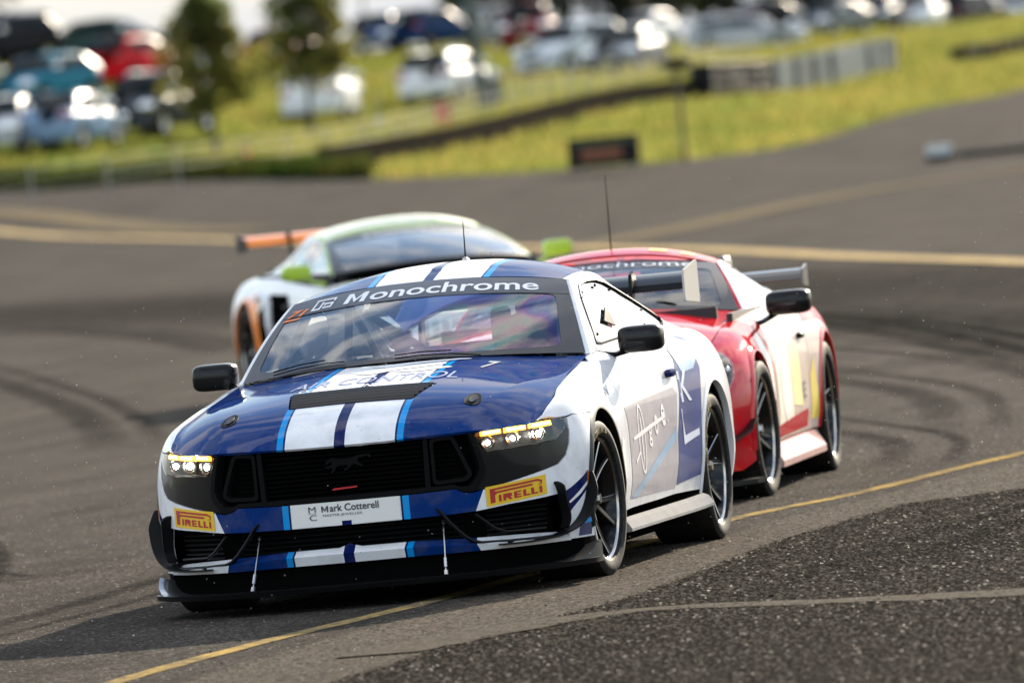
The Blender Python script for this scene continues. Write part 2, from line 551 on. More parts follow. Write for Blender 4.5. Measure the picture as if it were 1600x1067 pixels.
# ------------------------------------------------------------------ terrain (L = metres right of the view axis, D = metres from the camera)
FH = Vector((-0.980893, -0.194548, 0.0))
RH = Vector((-0.194548, 0.980893, 0.0))
def W(L, D, z=0.0):
    return Vector((CAM.x + RH.x * L + FH.x * D, CAM.y + RH.y * L + FH.y * D, z))
def LD(x, y):
    d = Vector((x - CAM.x, y - CAM.y, 0))
    return d.dot(RH), d.dot(FH)
_base = curve([(0, 0), (150, 0.0), (200, 0.12), (225, 0.46), (260, 0.85), (300, 1.45), (350, 2.1), (420, 2.9), (500, 3.4), (700, 3.6), (3000, 3.6)])
_cp = [(-10.9, 290, 1.58), (-8.97, 300, 1.68), (-12.36, 290, 1.64), (-12.35, 320, 2.82), (-10.43, 335, 3.18), (-11.83, 360, 4.1), (-14.45, 350, 4.2),
       (-6.72, 360, 3.2), (-4.98, 330, 1.63), (-3.9, 420, 3.81), (-1.9, 420, 3.76), (-1.23, 345, 1.81), (1.62, 420, 3.37), (3.73, 400, 2.49),
       (10.54, 450, 2.51), (14.63, 470, 2.89), (18.46, 480, 2.78), (22.8, 490, 2.5), (-11.53, 265, 0.81), (-2.21, 225, 0.54), (1.55, 220, 0.4),
       (5.4, 225, 0.37), (8.88, 250, 0.67), (13.14, 280, 0.82), (-6.77, 280, 1.16), (-4.74, 300, 1.27), (5.46, 290, 1.31), (7.26, 300, 1.22),
       (11.56, 330, 1.52), (15.1, 340, 1.58), (-8.7, 240, 0.77), (1.25, 270, 1.13), (0.95, 400, 2.8), (-2.64, 400, 3.0), (15.5, 430, 2.26)]
_P = np.array(_cp)
def _k(a, b): return np.exp(-((a[..., 0] - b[..., 0]) / 5.5) ** 2 - ((a[..., 1] - b[..., 1]) / 26.0) ** 2)
_K = _k(_P[:, None, :2], _P[None, :, :2]) + np.eye(len(_P)) * 0.02
_w = np.linalg.solve(_K, _P[:, 2] - np.array([_base(d) for d in _P[:, 1]]))
def T(L, D):
    if D < 160: return _base(D)
    q = np.array([L, D])
    return float(_base(D) + (_k(q[None, :], _P[:, :2]) @ _w) * sm(170, 215, D))

M['asphalt'] = principled('track_asphalt', (0.08, 0.075, 0.07), 0.9, 0, 0, 0.004)
def asphalt(mat, lo, hi, patch, grit=1.0):
    N = NT(mat)
    co = N.coords('Object')
    g1 = N.noise(co, 70.0, 3, 0.75)       # stones
    g2 = N.noise(co, 14.0, 4, 0.65)
    g3 = N.noise(co, 0.9, 4, 0.6)
    mp = N.n('ShaderNodeMapping'); mp.inputs['Scale'].default_value = (0.10, 0.9, 1); mp.inputs['Rotation'].default_value = (0, 0, -0.12)
    N.l(co, mp.inputs['Vector'])
    g4 = N.noise(mp.outputs[0], 1.6, 4, 0.6)   # rubber laid down along the driving line
    v = N.n('ShaderNodeTexVoronoi'); v.inputs['Scale'].default_value = 75.0
    N.l(co, v.inputs['Vector'])
    vc = N.xyz(v.outputs['Color'])
    st = N.math('POWER', vc['X'], 6.0)
    mixv = N.math('ADD', N.math('MULTIPLY', g1, 0.55), N.math('MULTIPLY', g2, 0.45))
    base = N.ramp(mixv, [(0.36, lo), (0.50, tuple((a + b) / 2 for a, b in zip(lo, hi))), (0.64, hi)])
    base = N.mix(N.math('MULTIPLY', st, 0.60 * grit), base, (0.20, 0.172, 0.14))
    k = N.fmap(N.math('ADD', N.math('MULTIPLY', g3, 0.5), N.math('MULTIPLY', g4, 0.5)), 0.36, 0.62, 0.0, 1.0)
    base = N.mix(k, N.mix(1.0, base, (patch, patch, patch), 'MULTIPLY'), base)
    N.l(base, N.b.inputs['Base Color'])
    N.l(N.fmap(g3, 0.3, 0.7, 0.75, 0.95), N.b.inputs['Roughness'])
    N.bump(N.math('ADD', N.math('MULTIPLY', mixv, 1.0), N.math('MULTIPLY', st, 0.35)), 0.8, 0.010)
asphalt(M['asphalt'], (0.016, 0.0143, 0.0127), (0.116, 0.1035, 0.0905), 0.48)
M['asphalt_dark'] = principled('coarse_dark_asphalt', (0.04, 0.04, 0.04), 0.85, 0, 0, 0.002)
asphalt(M['asphalt_dark'], (0.002, 0.0018, 0.0015), (0.0180, 0.0156, 0.0132), 0.6, 0.7)
M['asphalt_pale'] = principled('pale_worn_asphalt', (0.12, 0.11, 0.10), 0.9, 0, 0, 0.006)
asphalt(M['asphalt_pale'], (0.028, 0.0238, 0.0192), (0.116, 0.098, 0.078), 0.8)

def worn_paint(name, col, under, amt=0.5):
    m = principled(name, col, 0.8, 0, 0, 0.0)
    N = NT(m)
    f = N.noise(N.coords(), 22.0, 5, 0.7)
    f2 = N.noise(N.coords(), 2.0, 3, 0.6)
    k = N.fmap(N.math('ADD', N.math('MULTIPLY', f, 0.6), N.math('MULTIPLY', f2, 0.4)), 0.50 - amt * 0.12, 0.58, 0.0, 1.0)
    N.l(N.mix(k, col, under), N.b.inputs['Base Color'])
    N.bump(f, 0.5, 0.006)
    return m
M['yellow_line'] = worn_paint('worn_yellow_paint', (0.40, 0.28, 0.10), (0.13, 0.11, 0.08), 0.75)
M['pale_line'] = worn_paint('faded_line_paint', (0.50, 0.38, 0.20), (0.22, 0.19, 0.14), 0.2)
M['sand_line'] = worn_paint('faded_sandy_paint', (0.19, 0.15, 0.09), (0.12, 0.105, 0.085), 0.6)

M['grass'] = principled('grass_ground', (0.13, 0.14, 0.03), 0.9, 0, 0, 0.0)
N_ = NT(M['grass'])
_a = N_.noise(N_.coords(), 0.12, 4, 0.6); _b = N_.noise(N_.coords(), 2.5, 3, 0.6)
N_.l(N_.ramp(N_.math('ADD', N_.math('MULTIPLY', _a, 0.7), N_.math('MULTIPLY', _b, 0.3)),
             [(0.38, (0.075, 0.105, 0.016)), (0.52, (0.125, 0.135, 0.022)), (0.62, (0.19, 0.155, 0.05))]), N_.b.inputs['Base Color'])
N_.bump(_b, 0.8, 0.05)

def ground_sheet(name, fn_z, Ls, Ds, mat):
    vv = [tuple(W(l, d, fn_z(l, d))) for d in Ds for l in Ls]
    n = len(Ls)
    ff = [(j * n + i, j * n + i + 1, (j + 1) * n + i + 1, (j + 1) * n + i) for j in range(len(Ds) - 1) for i in range(n - 1)]
    me = bpy.data.meshes.new(name)
    me.from_pydata(vv, [], ff)
    me.polygons.foreach_set('use_smooth', [True] * len(ff))
    o = link(name, me, mat)
    o['kind'] = 'structure'
    return o

_Ls = [-3000, -900, -300, -120, -60, -40] + [x * 1.0 for x in range(-30, 31)] + [40, 60, 120, 300, 900, 3000]
_Ds = [-2500, -600, -100, 0, 60, 120, 150] + list(range(160, 520, 5)) + [540, 580, 640, 720, 900, 1400, 3500]
ground_sheet('ground', lambda l, d: T(l, d) - 0.008, _Ls, _Ds, M['grass'])

edgeD = curve([(-300, 420), (-60, 400), (-30, 320), (-11.53, 265), (-5, 235), (-2.21, 225), (1.55, 220), (5.4, 225), (8.88, 250), (13.14, 280), (22, 350), (45, 390), (300, 420)])
def road_sheet():
    Ls = [-200, -90, -45] + [x * 1.0 for x in range(-30, 31)] + [45, 90, 200]
    ts = [-60, 0, 20, 40, 60, 90, 120, 150, 160]
    vv, ff = [], []
    rows = []
    for l in Ls:
        e = edgeD(l)
        ds = ts + [160 + (e - 160) * k / 24 for k in range(1, 25)]
        rows.append([tuple(W(l, d, T(l, d))) for d in ds])
    m = len(rows[0])
    for r in rows: vv += r
    for i in range(len(Ls) - 1):
        for j in range(m - 1):
            ff.append((i * m + j, (i + 1) * m + j, (i + 1) * m + j + 1, i * m + j + 1))
    me = bpy.data.meshes.new('asphalt_track')
    me.from_pydata(vv, [], ff)
    me.polygons.foreach_set('use_smooth', [True] * len(ff))
    o = link('asphalt_track', me, M['asphalt']); o['kind'] = 'structure'
    bm = bmesh.new(); bm.from_mesh(me); bmesh.ops.recalc_face_normals(bm, faces=bm.faces)
    if bm.faces[0].normal.z < 0: bmesh.ops.reverse_faces(bm, faces=bm.faces)
    bm.to_mesh(me); bm.free()
road_sheet()

def smooth_path(pts, n=10):
    out = []
    P = [Vector((p[0], p[1])) for p in pts]
    for i in range(len(P) - 1):
        p0 = P[max(i - 1, 0)]; p1 = P[i]; p2 = P[i + 1]; p3 = P[min(i + 2, len(P) - 1)]
        for k in range(n):
            t = k / n
            out.append(0.5 * ((2 * p1) + (p2 - p0) * t + (2 * p0 - 5 * p1 + 4 * p2 - p3) * t * t + (3 * p1 - p0 - 3 * p2 + p3) * t ** 3))
    out.append(P[-1])
    return out

def ribbon(name, pts, w, off, mat, n=10, jitter=0.0):
    """flat strip along world (x, y) points, laid on the ground"""
    path = smooth_path(pts, n)
    vv, ff = [], []
    rnd = random.Random(5)
    for i, p in enumerate(path):
        t = (path[min(i + 1, len(path) - 1)] - path[max(i - 1, 0)]).normalized()
        nn = Vector((-t.y, t.x))
        ww = w(i / (len(path) - 1)) if callable(w) else w
        for s in (-1, 1):
            q = p + nn * s * (ww / 2 + rnd.uniform(-jitter, jitter))
            l, d = LD(q.x, q.y)
            vv.append((q.x, q.y, T(l, d) + off))
    for i in range(len(path) - 1): ff.append((2 * i, 2 * i + 2, 2 * i + 3, 2 * i + 1))
    me = bpy.data.meshes.new(name)
    me.from_pydata(vv, [], ff)
    uv = me.uv_layers.new(name='across')
    for lp in me.loops: uv.data[lp.index].uv = (lp.vertex_index % 2, (lp.vertex_index // 2) / (len(path) - 1))
    o = link(name, me, mat); o['kind'] = 'structure'
    bm = bmesh.new(); bm.from_mesh(me); bmesh.ops.recalc_face_normals(bm, faces=bm.faces)
    if sum(f.normal.z for f in bm.faces) < 0: bmesh.ops.reverse_faces(bm, faces=bm.faces)
    bm.to_mesh(me); bm.free()
    return o

def wld(pts): return [(W(l, d).x, W(l, d).y) for l, d in pts]

# newer coarse asphalt beside the line, with a pale worn strip and a pale seam across it
PALE = [(9.5, 0.42), (6.9, 0.38), (4.6, 0.42), (2.9, 0.55), (-2.9, 0.95), (-5.2, 1.18), (-9.0, 1.62), (-14, 2.4), (-24, 4.2),
        (-24, 5.4), (-14, 3.6), (-6.0, 2.35), (-3.95, 1.97), (-3.37, 1.45), (-0.4, 1.33), (3.42, 1.43), (6.3, 1.2), (8.3, 1.16), (9.5, 1.1)]
DARK = [(12, 1.0), (8.3, 1.16), (6.3, 1.2), (3.42, 1.43), (-0.4, 1.33), (-3.37, 1.45), (-3.95, 1.97), (-6.0, 2.35), (-14, 3.6), (-24, 5.4), (-24, 14), (12, 14)]
def inside(X, Y, poly):
    r = np.zeros(X.shape, bool)
    n = len(poly)
    for i in range(n):
        x0, y0 = poly[i]; x1, y1 = poly[(i + 1) % n]
        c = ((y0 > Y) != (y1 > Y)) & (X < (x1 - x0) * (Y - y0) / ((y1 - y0) + 1e-12) + x0)
        r ^= c
    return r
M['bright_stone'] = principled('bright_aggregate', (.095, .085, .074), .6, 0, 0, .01)
M['mid_stone'] = principled('mid_aggregate', (.042, .037, .0318), .7, 0, 0, .002)
def relief_asphalt():
    """near track surface with its stones as real relief"""
    rng = np.random.default_rng(3)
    L = np.arange(-3.6, 3.9, 0.0125); D = np.concatenate([np.arange(38.0, 56, 0.023), np.arange(56, 72, 0.045)])
    gl, gd = np.meshgrid(L, D)
    gl = gl + rng.uniform(-.004, .004, gl.shape); gd = gd + rng.uniform(-.008, .008, gd.shape)
    X = CAM.x + RH.x * gl + FH.x * gd; Y = CAM.y + RH.y * gl + FH.y * gd
    stone = rng.random(gl.shape) ** 1.6
    low = np.kron(rng.random((gl.shape[0] // 6 + 1, gl.shape[1] // 9 + 1)), np.ones((6, 9)))[:gl.shape[0], :gl.shape[1]]
    jx, jy = rng.normal(0, .035, gl.shape), rng.normal(0, .025, gl.shape)
    dark = inside(X + jx, Y + jy, DARK); pale = inside(X + jx, Y + jy, PALE)
    amp = np.where(dark, .0110, np.where(pale, .0055, .0065))
    fade = np.clip((72 - gd) / 10, 0, 1) * np.clip((gl + 3.6) / .3, 0, 1) * np.clip((3.88 - gl) / .3, 0, 1)
    Z = .002 + amp * (stone * .8 + low * .25) * fade - .004 * (1 - fade)
    v = np.stack([X, Y, Z], -1).reshape(-1, 3)
    n = len(L)
    i = np.arange(len(D) - 1)[:, None] * n + np.arange(n - 1)[None, :]
    q = np.stack([i, i + 1, i + n + 1, i + n], -1).reshape(-1, 4)
    me = bpy.data.meshes.new('asphalt_surface')
    me.vertices.add(len(v)); me.vertices.foreach_set('co', v.ravel())
    me.loops.add(q.size); me.loops.foreach_set('vertex_index', q.ravel().astype(np.int32))
    me.polygons.add(len(q)); me.polygons.foreach_set('loop_start', np.arange(0, q.size, 4, dtype=np.int32))
    r1 = rng.random(gl.shape)
    def faces(pk): return pk[:-1, :-1] | (pk[1:, :-1] & (r1[1:, :-1] < .5))
    mid = faces((stone > .80) & (fade > .2) & (r1 < np.where(dark, .75, .5)))
    top = faces((stone > .965) & (fade > .2) & (rng.random(gl.shape) < np.where(dark, .55, .35)))
    mi = np.where(top, 4, np.where(mid, 3, np.where(dark, 1, np.where(pale, 2, 0))[:-1, :-1])).ravel().astype(np.int32)
    me.materials.append(M['asphalt']); me.materials.append(M['asphalt_dark']); me.materials.append(M['asphalt_pale']); me.materials.append(M['mid_stone']); me.materials.append(M['bright_stone'])
    me.polygons.foreach_set('material_index', mi)
    me.update(calc_edges=True)
    o = link('asphalt_surface', me); o['kind'] = 'structure'
    if me.polygons[0].normal.z < 0: me.flip_normals()
relief_asphalt()
for nm_, poly_, z_, mt_ in (('worn_asphalt', PALE, .0008, M['asphalt_pale']), ('dark_asphalt', DARK, .0014, M['asphalt_dark'])):
    o = panel(nm_, [poly_], lambda x, y, z_=z_: (x, y, z_), mt_, None, 0, 0, 0, up=True); o['kind'] = 'structure'
ribbon('asphalt_seam', [(6.6, 0.98), (5.6, 1.2), (4.85, 1.68), (5.5, 2.6), (6.1, 3.45), (7.0, 4.8)], lambda t: 0.34 + 0.10 * math.sin(9 * t), 0.0105, M['asphalt_pale'], 10, 0.02)
ribbon('painted_line', [(9.5, 0.02), (6.75, 0.01), (4.54, 0.13), (2.76, 0.32), (0, 0.46), (-3.4, 0.64), (-5.25, 0.95), (-8.5, 1.26), (-14, 1.95), (-24, 3.6)], 0.115, 0.0078, M['yellow_line'], 12, 0.006)
ribbon('painted_line', wld([(-22, 270), (-15.5, 245), (-9.4, 213), (-5.15, 190), (0.92, 144.5), (2.34, 133.5), (3.74, 118.7), (4.9, 108), (6.6, 88), (8.6, 60)]), 0.42, 0.016, M['pale_line'], 10)
ribbon('painted_line', wld([(-0.6, 138), (1.81, 150), (4.96, 170), (8.32, 180), (16, 200), (30, 226)]), 0.9, 0.012, M['sand_line'], 10)
ribbon('kerb', wld([(-17, 262), (-11.0, 232), (-5.6, 201), (-4.2, 193)]), 1.0, 0.02, M['sand_line'], 8)
ribbon('access_lane', wld([(-30, 372), (-12, 345), (-3, 392), (1, 385), (6, 372), (14, 415), (30, 440)]), 5.0, 0.02, M['asphalt_pale'], 8)

# dark tyre marks laid on the asphalt
m = bpy.data.materials.new('tyre_rubber_mark'); m.use_nodes = True
nt = m.node_tree; b = nt.nodes['Principled BSDF']
b.inputs['Base Color'].default_value = (0.016, 0.015, 0.014, 1); b.inputs['Roughness'].default_value = 0.8; b.inputs['Specular IOR Level'].default_value = 0.0
N = NT(m)
f = N.noise(N.coords(), 5.0, 5, 0.7); g = N.noise(N.coords(), 60.0, 2, 0.6)
uvs = N.xyz(N.coords('UV'))
def hump(x, p):       # 0 at the ends, 1 in the middle
    q = N.math('MULTIPLY', N.math('MULTIPLY', x, 4.0), N.math('SUBTRACT', 1.0, x))
    return N.math('POWER', N.math('MAXIMUM', q, 0.0001), p)
soft = N.math('MULTIPLY', hump(uvs['X'], 0.8), hump(uvs['Y'], 0.7))
N.l(N.math('MULTIPLY', soft, N.math('MULTIPLY', N.fmap(f, 0.35, 0.65, 0.15, 0.70), N.fmap(g, 0.35, 0.6, 0.55, 1.0))), b.inputs['Alpha'])
M['mark'] = m
m2_ = m.copy(); m2_.name = 'rubbered_asphalt'
marks = [([(-62, -11.6), (-52, -8.4), (-42, -5.6), (-33, -3.2), (-20, -0.3), (-11, 1.0)], 0.36),
         ([(-60, -11.0), (-47, -7.2), (-38.5, -4.4), (-27, -1.5), (-17, 0.5)], 0.30),
         ([(-40, -7.6), (-31, -4.6), (-24.5, -2.4), (-19, -0.9), (-12.5, 0.2)], 0.34),
         ([(-52, -10.6), (-44, -7.5), (-36, -4.9), (-29, -2.6), (-21, -0.5)], 0.28),
         ([(-19, -2.2), (-15, -0.9), (-11.5, 0.1), (-8, 0.6)], 0.26),
         ([(-16, -6.8), (-10, -5.0), (-5, -3.7), (-1, -3.0), (3, -2.6)], 0.24),
         ([(-13, -7.5), (-8, -5.2), (-4.6, -3.6), (-3.6, -3.0), (-4.2, -2.4)], 0.20),
         ([(-60, -17.5), (-45, -13.0), (-34, -9.8), (-24, -7.2)], 0.40),
         ([(-72, -19.5), (-60, -15.2), (-50, -12.2)], 0.5),
         ([(-9, -2.6), (-4, -2.0), (1, -1.9), (5, -2.2)], 0.22),
         ([(-58, -10.0), (-45, -6.1), (-36, -3.4), (-26, -.9), (-18, 1.0)], 0.16),
         ([(-47, -9.3), (-38, -6.4), (-31, -4.0), (-25, -2.0)], 0.18),
         ([(-30, -6.0), (-24, -3.9), (-18, -2.0), (-12, -.6)], 0.2),
         ([(4.2, 2.4), (-0.5, 2.5), (-3.2, 2.8), (-6, 3.5)], 0.30)]
for pts, w_ in marks:
    for off_ in (-.0, .34):
        P_ = [Vector(p) for p in pts]
        q_ = []
        for i_, p_ in enumerate(P_):
            t_ = (P_[min(i_ + 1, len(P_) - 1)] - P_[max(i_ - 1, 0)]).normalized()
            q_.append((p_.x - t_.y * off_, p_.y + t_.x * off_))
        ribbon('tyre_mark', q_, w_ * (.9 if off_ == 0 else .5), 0.009 + .001 * (off_ > 0), M['mark'], 10, 0.006)
for pts, w_ in ((wld([(-20, 190), (-12, 152), (-6, 136), (0, 116), (3.6, 101), (6, 88), (9, 68)]), 7.5),
                ([(-34, -16), (-24, -11.5), (-15, -8.2), (-6, -6.4), (4, -6)], 2.6), ([(-46, -6.5), (-34, -2.6), (-23, .6), (-14, 3.0)], 2.4)):
    ribbon('rubbered_line', pts, w_, 0.006, m2_, 10, 0.0)
# ------------------------------------------------------------------ race car bodies (car frame: x forward, y to its left, z up)
class Shape:
    """surfaces of a coupe body from measured curves"""
    plan = [(2.365, 0), (2.345, .3), (2.307, .5), (2.255, .6), (2.165, .7), (2.062, .79), (1.94, .865), (1.83, .915), (1.72, .945), (1.55, .957), (1.36, .960),
            (1.0, .945), (.6, .932), (0, .928), (-.6, .935), (-1.0, .955), (-1.36, .967), (-1.75, .955), (-2.1, .90), (-2.3, .80), (-2.40, .6), (-2.44, .3), (-2.45, 0)]
    zs = [(-2.45, .90), (-2.2, .93), (-1.6, .97), (-1.0, .985), (-.5, .975), (0, .955), (.65, .942), (1.0, .905), (1.36, .865), (1.6, .835), (1.8, .80), (1.95, .76), (2.06, .72), (2.4, .70)]
    # inward offset at the top of the side, against x
    dtop = [(-2.45, .10), (-2.2, .17), (-1.8, .17), (-1.36, .15), (-1.0, .12), (-.6, .125), (0, .13), (.65, .145), (1.0, .15), (1.36, .155), (1.6, .14), (1.75, .115), (1.9, .07), (2.06, 0.0), (2.4, -0.005)]
    bot = [(-2.45, .05), (-1.0, .045), (0, .03), (1.0, .04), (1.75, .01), (2.0, .025), (2.4, .03)]
    mid = [(-2.4, 0), (2.06, -0.01), (2.4, 0.0)]
    hood0 = [(0, .698), (.02, .728), (.06, .765), (.16, .815), (.31, .862), (.46, .892), (.62, .915), (.96, .950), (1.36, .985), (1.7, 1.0)]
    hood1 = [(0, .703), (.02, .720), (.1, .765), (.25, .822), (.5, .868), (.9, .912), (1.3, .95), (1.7, .965)]
    hood2 = [(0, .715), (.11, .76), (.26, .80), (.46, .835), (.7, .865), (1.06, .905), (1.41, .94), (1.7, .95)]
    ysplit = .53
    ycrease = [(.5, .765), (1.0, .745), (1.5, .69), (2.0, .605), (2.31, .503), (2.4, .49)]
    seam = .79
    ws_base = ((.652, .774, .95), .31, .045)      # corner, bulge forward, bulge up
    ws_top = ((.13, .617, 1.271), .035, .050)
    rail_z = [(-2.3, .96), (-1.75, .995), (-1.55, 1.053), (-1.25, 1.14), (-.92, 1.223), (-.6, 1.270), (-.33, 1.288), (-.1, 1.285), (.13, 1.271)]
    rail_y = [(-2.3, .62), (-1.8, .60), (-1.5, .585), (-.9, .60), (-.3, .622), (.13, .617)]
    roof_c = [(-2.3, .985), (-2.0, 1.10), (-1.6, 1.235), (-1.2, 1.325), (-.8, 1.372), (-.45, 1.387), (-.2, 1.378), (0, 1.352), (.165, 1.321)]
    def __init__(s):
        P = [Vector(p) for p in s.plan]
        pts = smooth_path(s.plan, 14)
        s.tab = []
        t = 0
        for i, p in enumerate(pts):
            if i: t += (p - pts[i - 1]).length
            s.tab.append((t, p.x, p.y))
        s.tx = np.array([a[0] for a in s.tab]); s.px = np.array([a[1] for a in s.tab]); s.py = np.array([a[2] for a in s.tab])
        s.ZS = curve(s.zs); s.DT = curve(s.dtop); s.BO = curve(s.bot); s.MI = curve(s.mid)
        s.H0, s.H1, s.H2 = curve(s.hood0), curve(s.hood1), curve(s.hood2)
        s.YC = curve(s.ycrease)
        s.RZ, s.RY, s.RC = curve(s.rail_z), curve(s.rail_y), curve(s.roof_c)
        k = int(np.argmax(s.py))
        s.kmax = k
        s.tside = s.tx[k]
    def N(s, y):                     # nose x at lateral y
        k = s.kmax
        return float(np.interp(abs(y), s.py[:k], s.px[:k]))
    def t_y(s, y):
        k = s.kmax
        return math.copysign(float(np.interp(abs(y), s.py[:k], s.tx[:k])), y)
    def t_x(s, x): return float(np.interp(-x, -s.px, s.tx))
    def inset(s, x, z):
        zs_ = s.ZS(x)
        q = z / zs_
        dt, b, m_ = s.DT(x), s.BO(x), s.MI(x)
        if q < .35: return b + (m_ - b) * sm(.12, .45, q) if q < .45 else m_
        lo = b + (m_ - b) * sm(.12, .45, q)
        if q <= .62: return lo
        u = (q - .62) / .38
        u = max(0, min(1.02, u))
        prof = .05 * u + .95 * (1 - math.sqrt(max(0, 1 - min(u, 1) ** 2.4))) if dt > .02 else u * u
        return lo + (dt - m_) * prof
    def wrap(s, t, z, off=0.0):
        a = abs(t); sg = 1 if t >= 0 else -1
        x = float(np.interp(a, s.tx, s.px)); y = float(np.interp(a, s.tx, s.py))
        h = 0.02
        x2 = float(np.interp(a + h, s.tx, s.px)); y2 = float(np.interp(a + h, s.tx, s.py))
        x1 = float(np.interp(max(a - h, 0), s.tx, s.px)); y1 = float(np.interp(max(a - h, 0), s.tx, s.py)) if a > h else -float(np.interp(h - a, s.tx, s.py))
        tx, ty = x2 - x1, y2 - y1
        ln = math.hypot(tx, ty)
        nx, ny = ty / ln, -tx / ln
        d = s.inset(x, z) - off
        return (x - nx * d, sg * (y - ny * d), z)
    def F(s, off=0.0):               # front-view surface: (y, z)
        return lambda y, z: s.wrap(s.t_y(y), z, off)
    def S(s, side=1, off=0.0):       # side-view surface: (x, z)
        return lambda x, z: s.wrap(side * s.t_x(x), z, off)
    def yseam(s, x): return abs(s.wrap(s.t_x(x), s.ZS(x))[1])
    def hood_z(s, x, y):
        ay = abs(y)
        u = max(0, s.N(min(ay, s.seam)) - x)
        a, b, c = s.H0(u), s.H1(u), s.H2(u)
        ysp = s.YC(x)
        # the crease climbs outwards: carry its height between the inner and outer profiles
        m_ = max(0, min(1, (ysp - .53) / (s.seam - .53)))
        b = b + (c - b) * m_ + .016 * math.sin(math.pi * min(1, m_ * 1.25 + .05))
        if ay < ysp:
            q = ay / ysp
            # flat centre dome falling to the crease
            z = b + (a - b) * (1 - sm(.35, 1.0, q) * .75 - q * q * .25)
        else:
            q = min(1.15, (ay - ysp) / max(.03, s.seam - ysp))
            z = b + (c - b) * (.55 * q + .45 * q * q)
        return z
    def hood(s, off=0.0):
        return lambda x, y: (x, y, s.hood_z(x, y) + off)
    def ws(s, off=0.0):
        (bx, by, bz), bf, bu = s.ws_base; (tx, ty, tz), tf, tu = s.ws_top
        def f(a, b):
            c = 1 - a * a
            p = Vector((bx + bf * c, by * a, bz + bu * c)); q = Vector((tx + tf * c, ty * a, tz + tu * c))
            r = p * (1 - b) + q * b
            n = Vector((.5, 0, .85))
            return tuple(r + n * (.025 * 4 * b * (1 - b) + off))
        return f
    def roof(s, off=0.0):
        tx, tf = s.ws_top[0][0], s.ws_top[1]
        def f(x, c):
            xx = x + (tf * (1 - c * c) if x > -.1 else tf * (1 - c * c) * max(0, (x + .6) / .5))
            zr, yr, zc = s.RZ(x), s.RY(x), s.RC(min(xx, s.roof_c[-1][0]) if x > -.1 else x)
            z = zr + (zc - zr) * (1 - abs(c) ** 2.3)
            return (xx, yr * c, z + off)
        return f
    def rail(s, x):
        (bx, by, bz), (tx, ty, tz) = s.ws_base[0], s.ws_top[0]
        if x > tx:
            q = min(1, (x - tx) / (bx - tx))
            return ty + (by - ty) * q, tz + (bz - tz) * q
        return s.RY(x), s.RZ(x)
    def gs(s, side=1, off=0.0):      # side of the cabin: (x, fraction from belt to rail)
        def f(x, q):
            yr, zr = s.rail(x)
            zb = min(s.ZS(x), zr - .004); yb = max(yr + .004, s.yseam(x) - .004)
            y = yb + (yr - yb) * q + .022 * math.sin(math.pi * max(0, min(1, q))) + off
            return (x, side * y, zb + (zr - zb) * q + off * .3)
        return f
    def gq(s, x, z):                 # fraction for a height z
        yr, zr = s.rail(x); zb = min(s.ZS(x), zr - .004)
        return max(0, min(1, (z - zb) / (zr - zb)))

def side_panel(sh, name, loop, sd, mat, parent, cu, thick):
    """a body side panel whose cuts follow the shoulder line"""
    fn = sh.S(sd)
    pts = [(x, math.sqrt(max(0.0, 1 - z / sh.ZS(x)))) for x, z in loop]
    return panel(name, pts, lambda x, v: fn(x, sh.ZS(x) * (1 - v * v)), mat, parent, cu, .03, thick)

def arch_poly(cx, cz, r, a0, a1, n=28):
    return [(cx + r * math.cos(rad(a0 + (a1 - a0) * k / n)), cz + r * math.sin(rad(a0 + (a1 - a0) * k / n))) for k in range(n + 1)]

def both(fn):
    for sd in (1, -1): fn(sd)

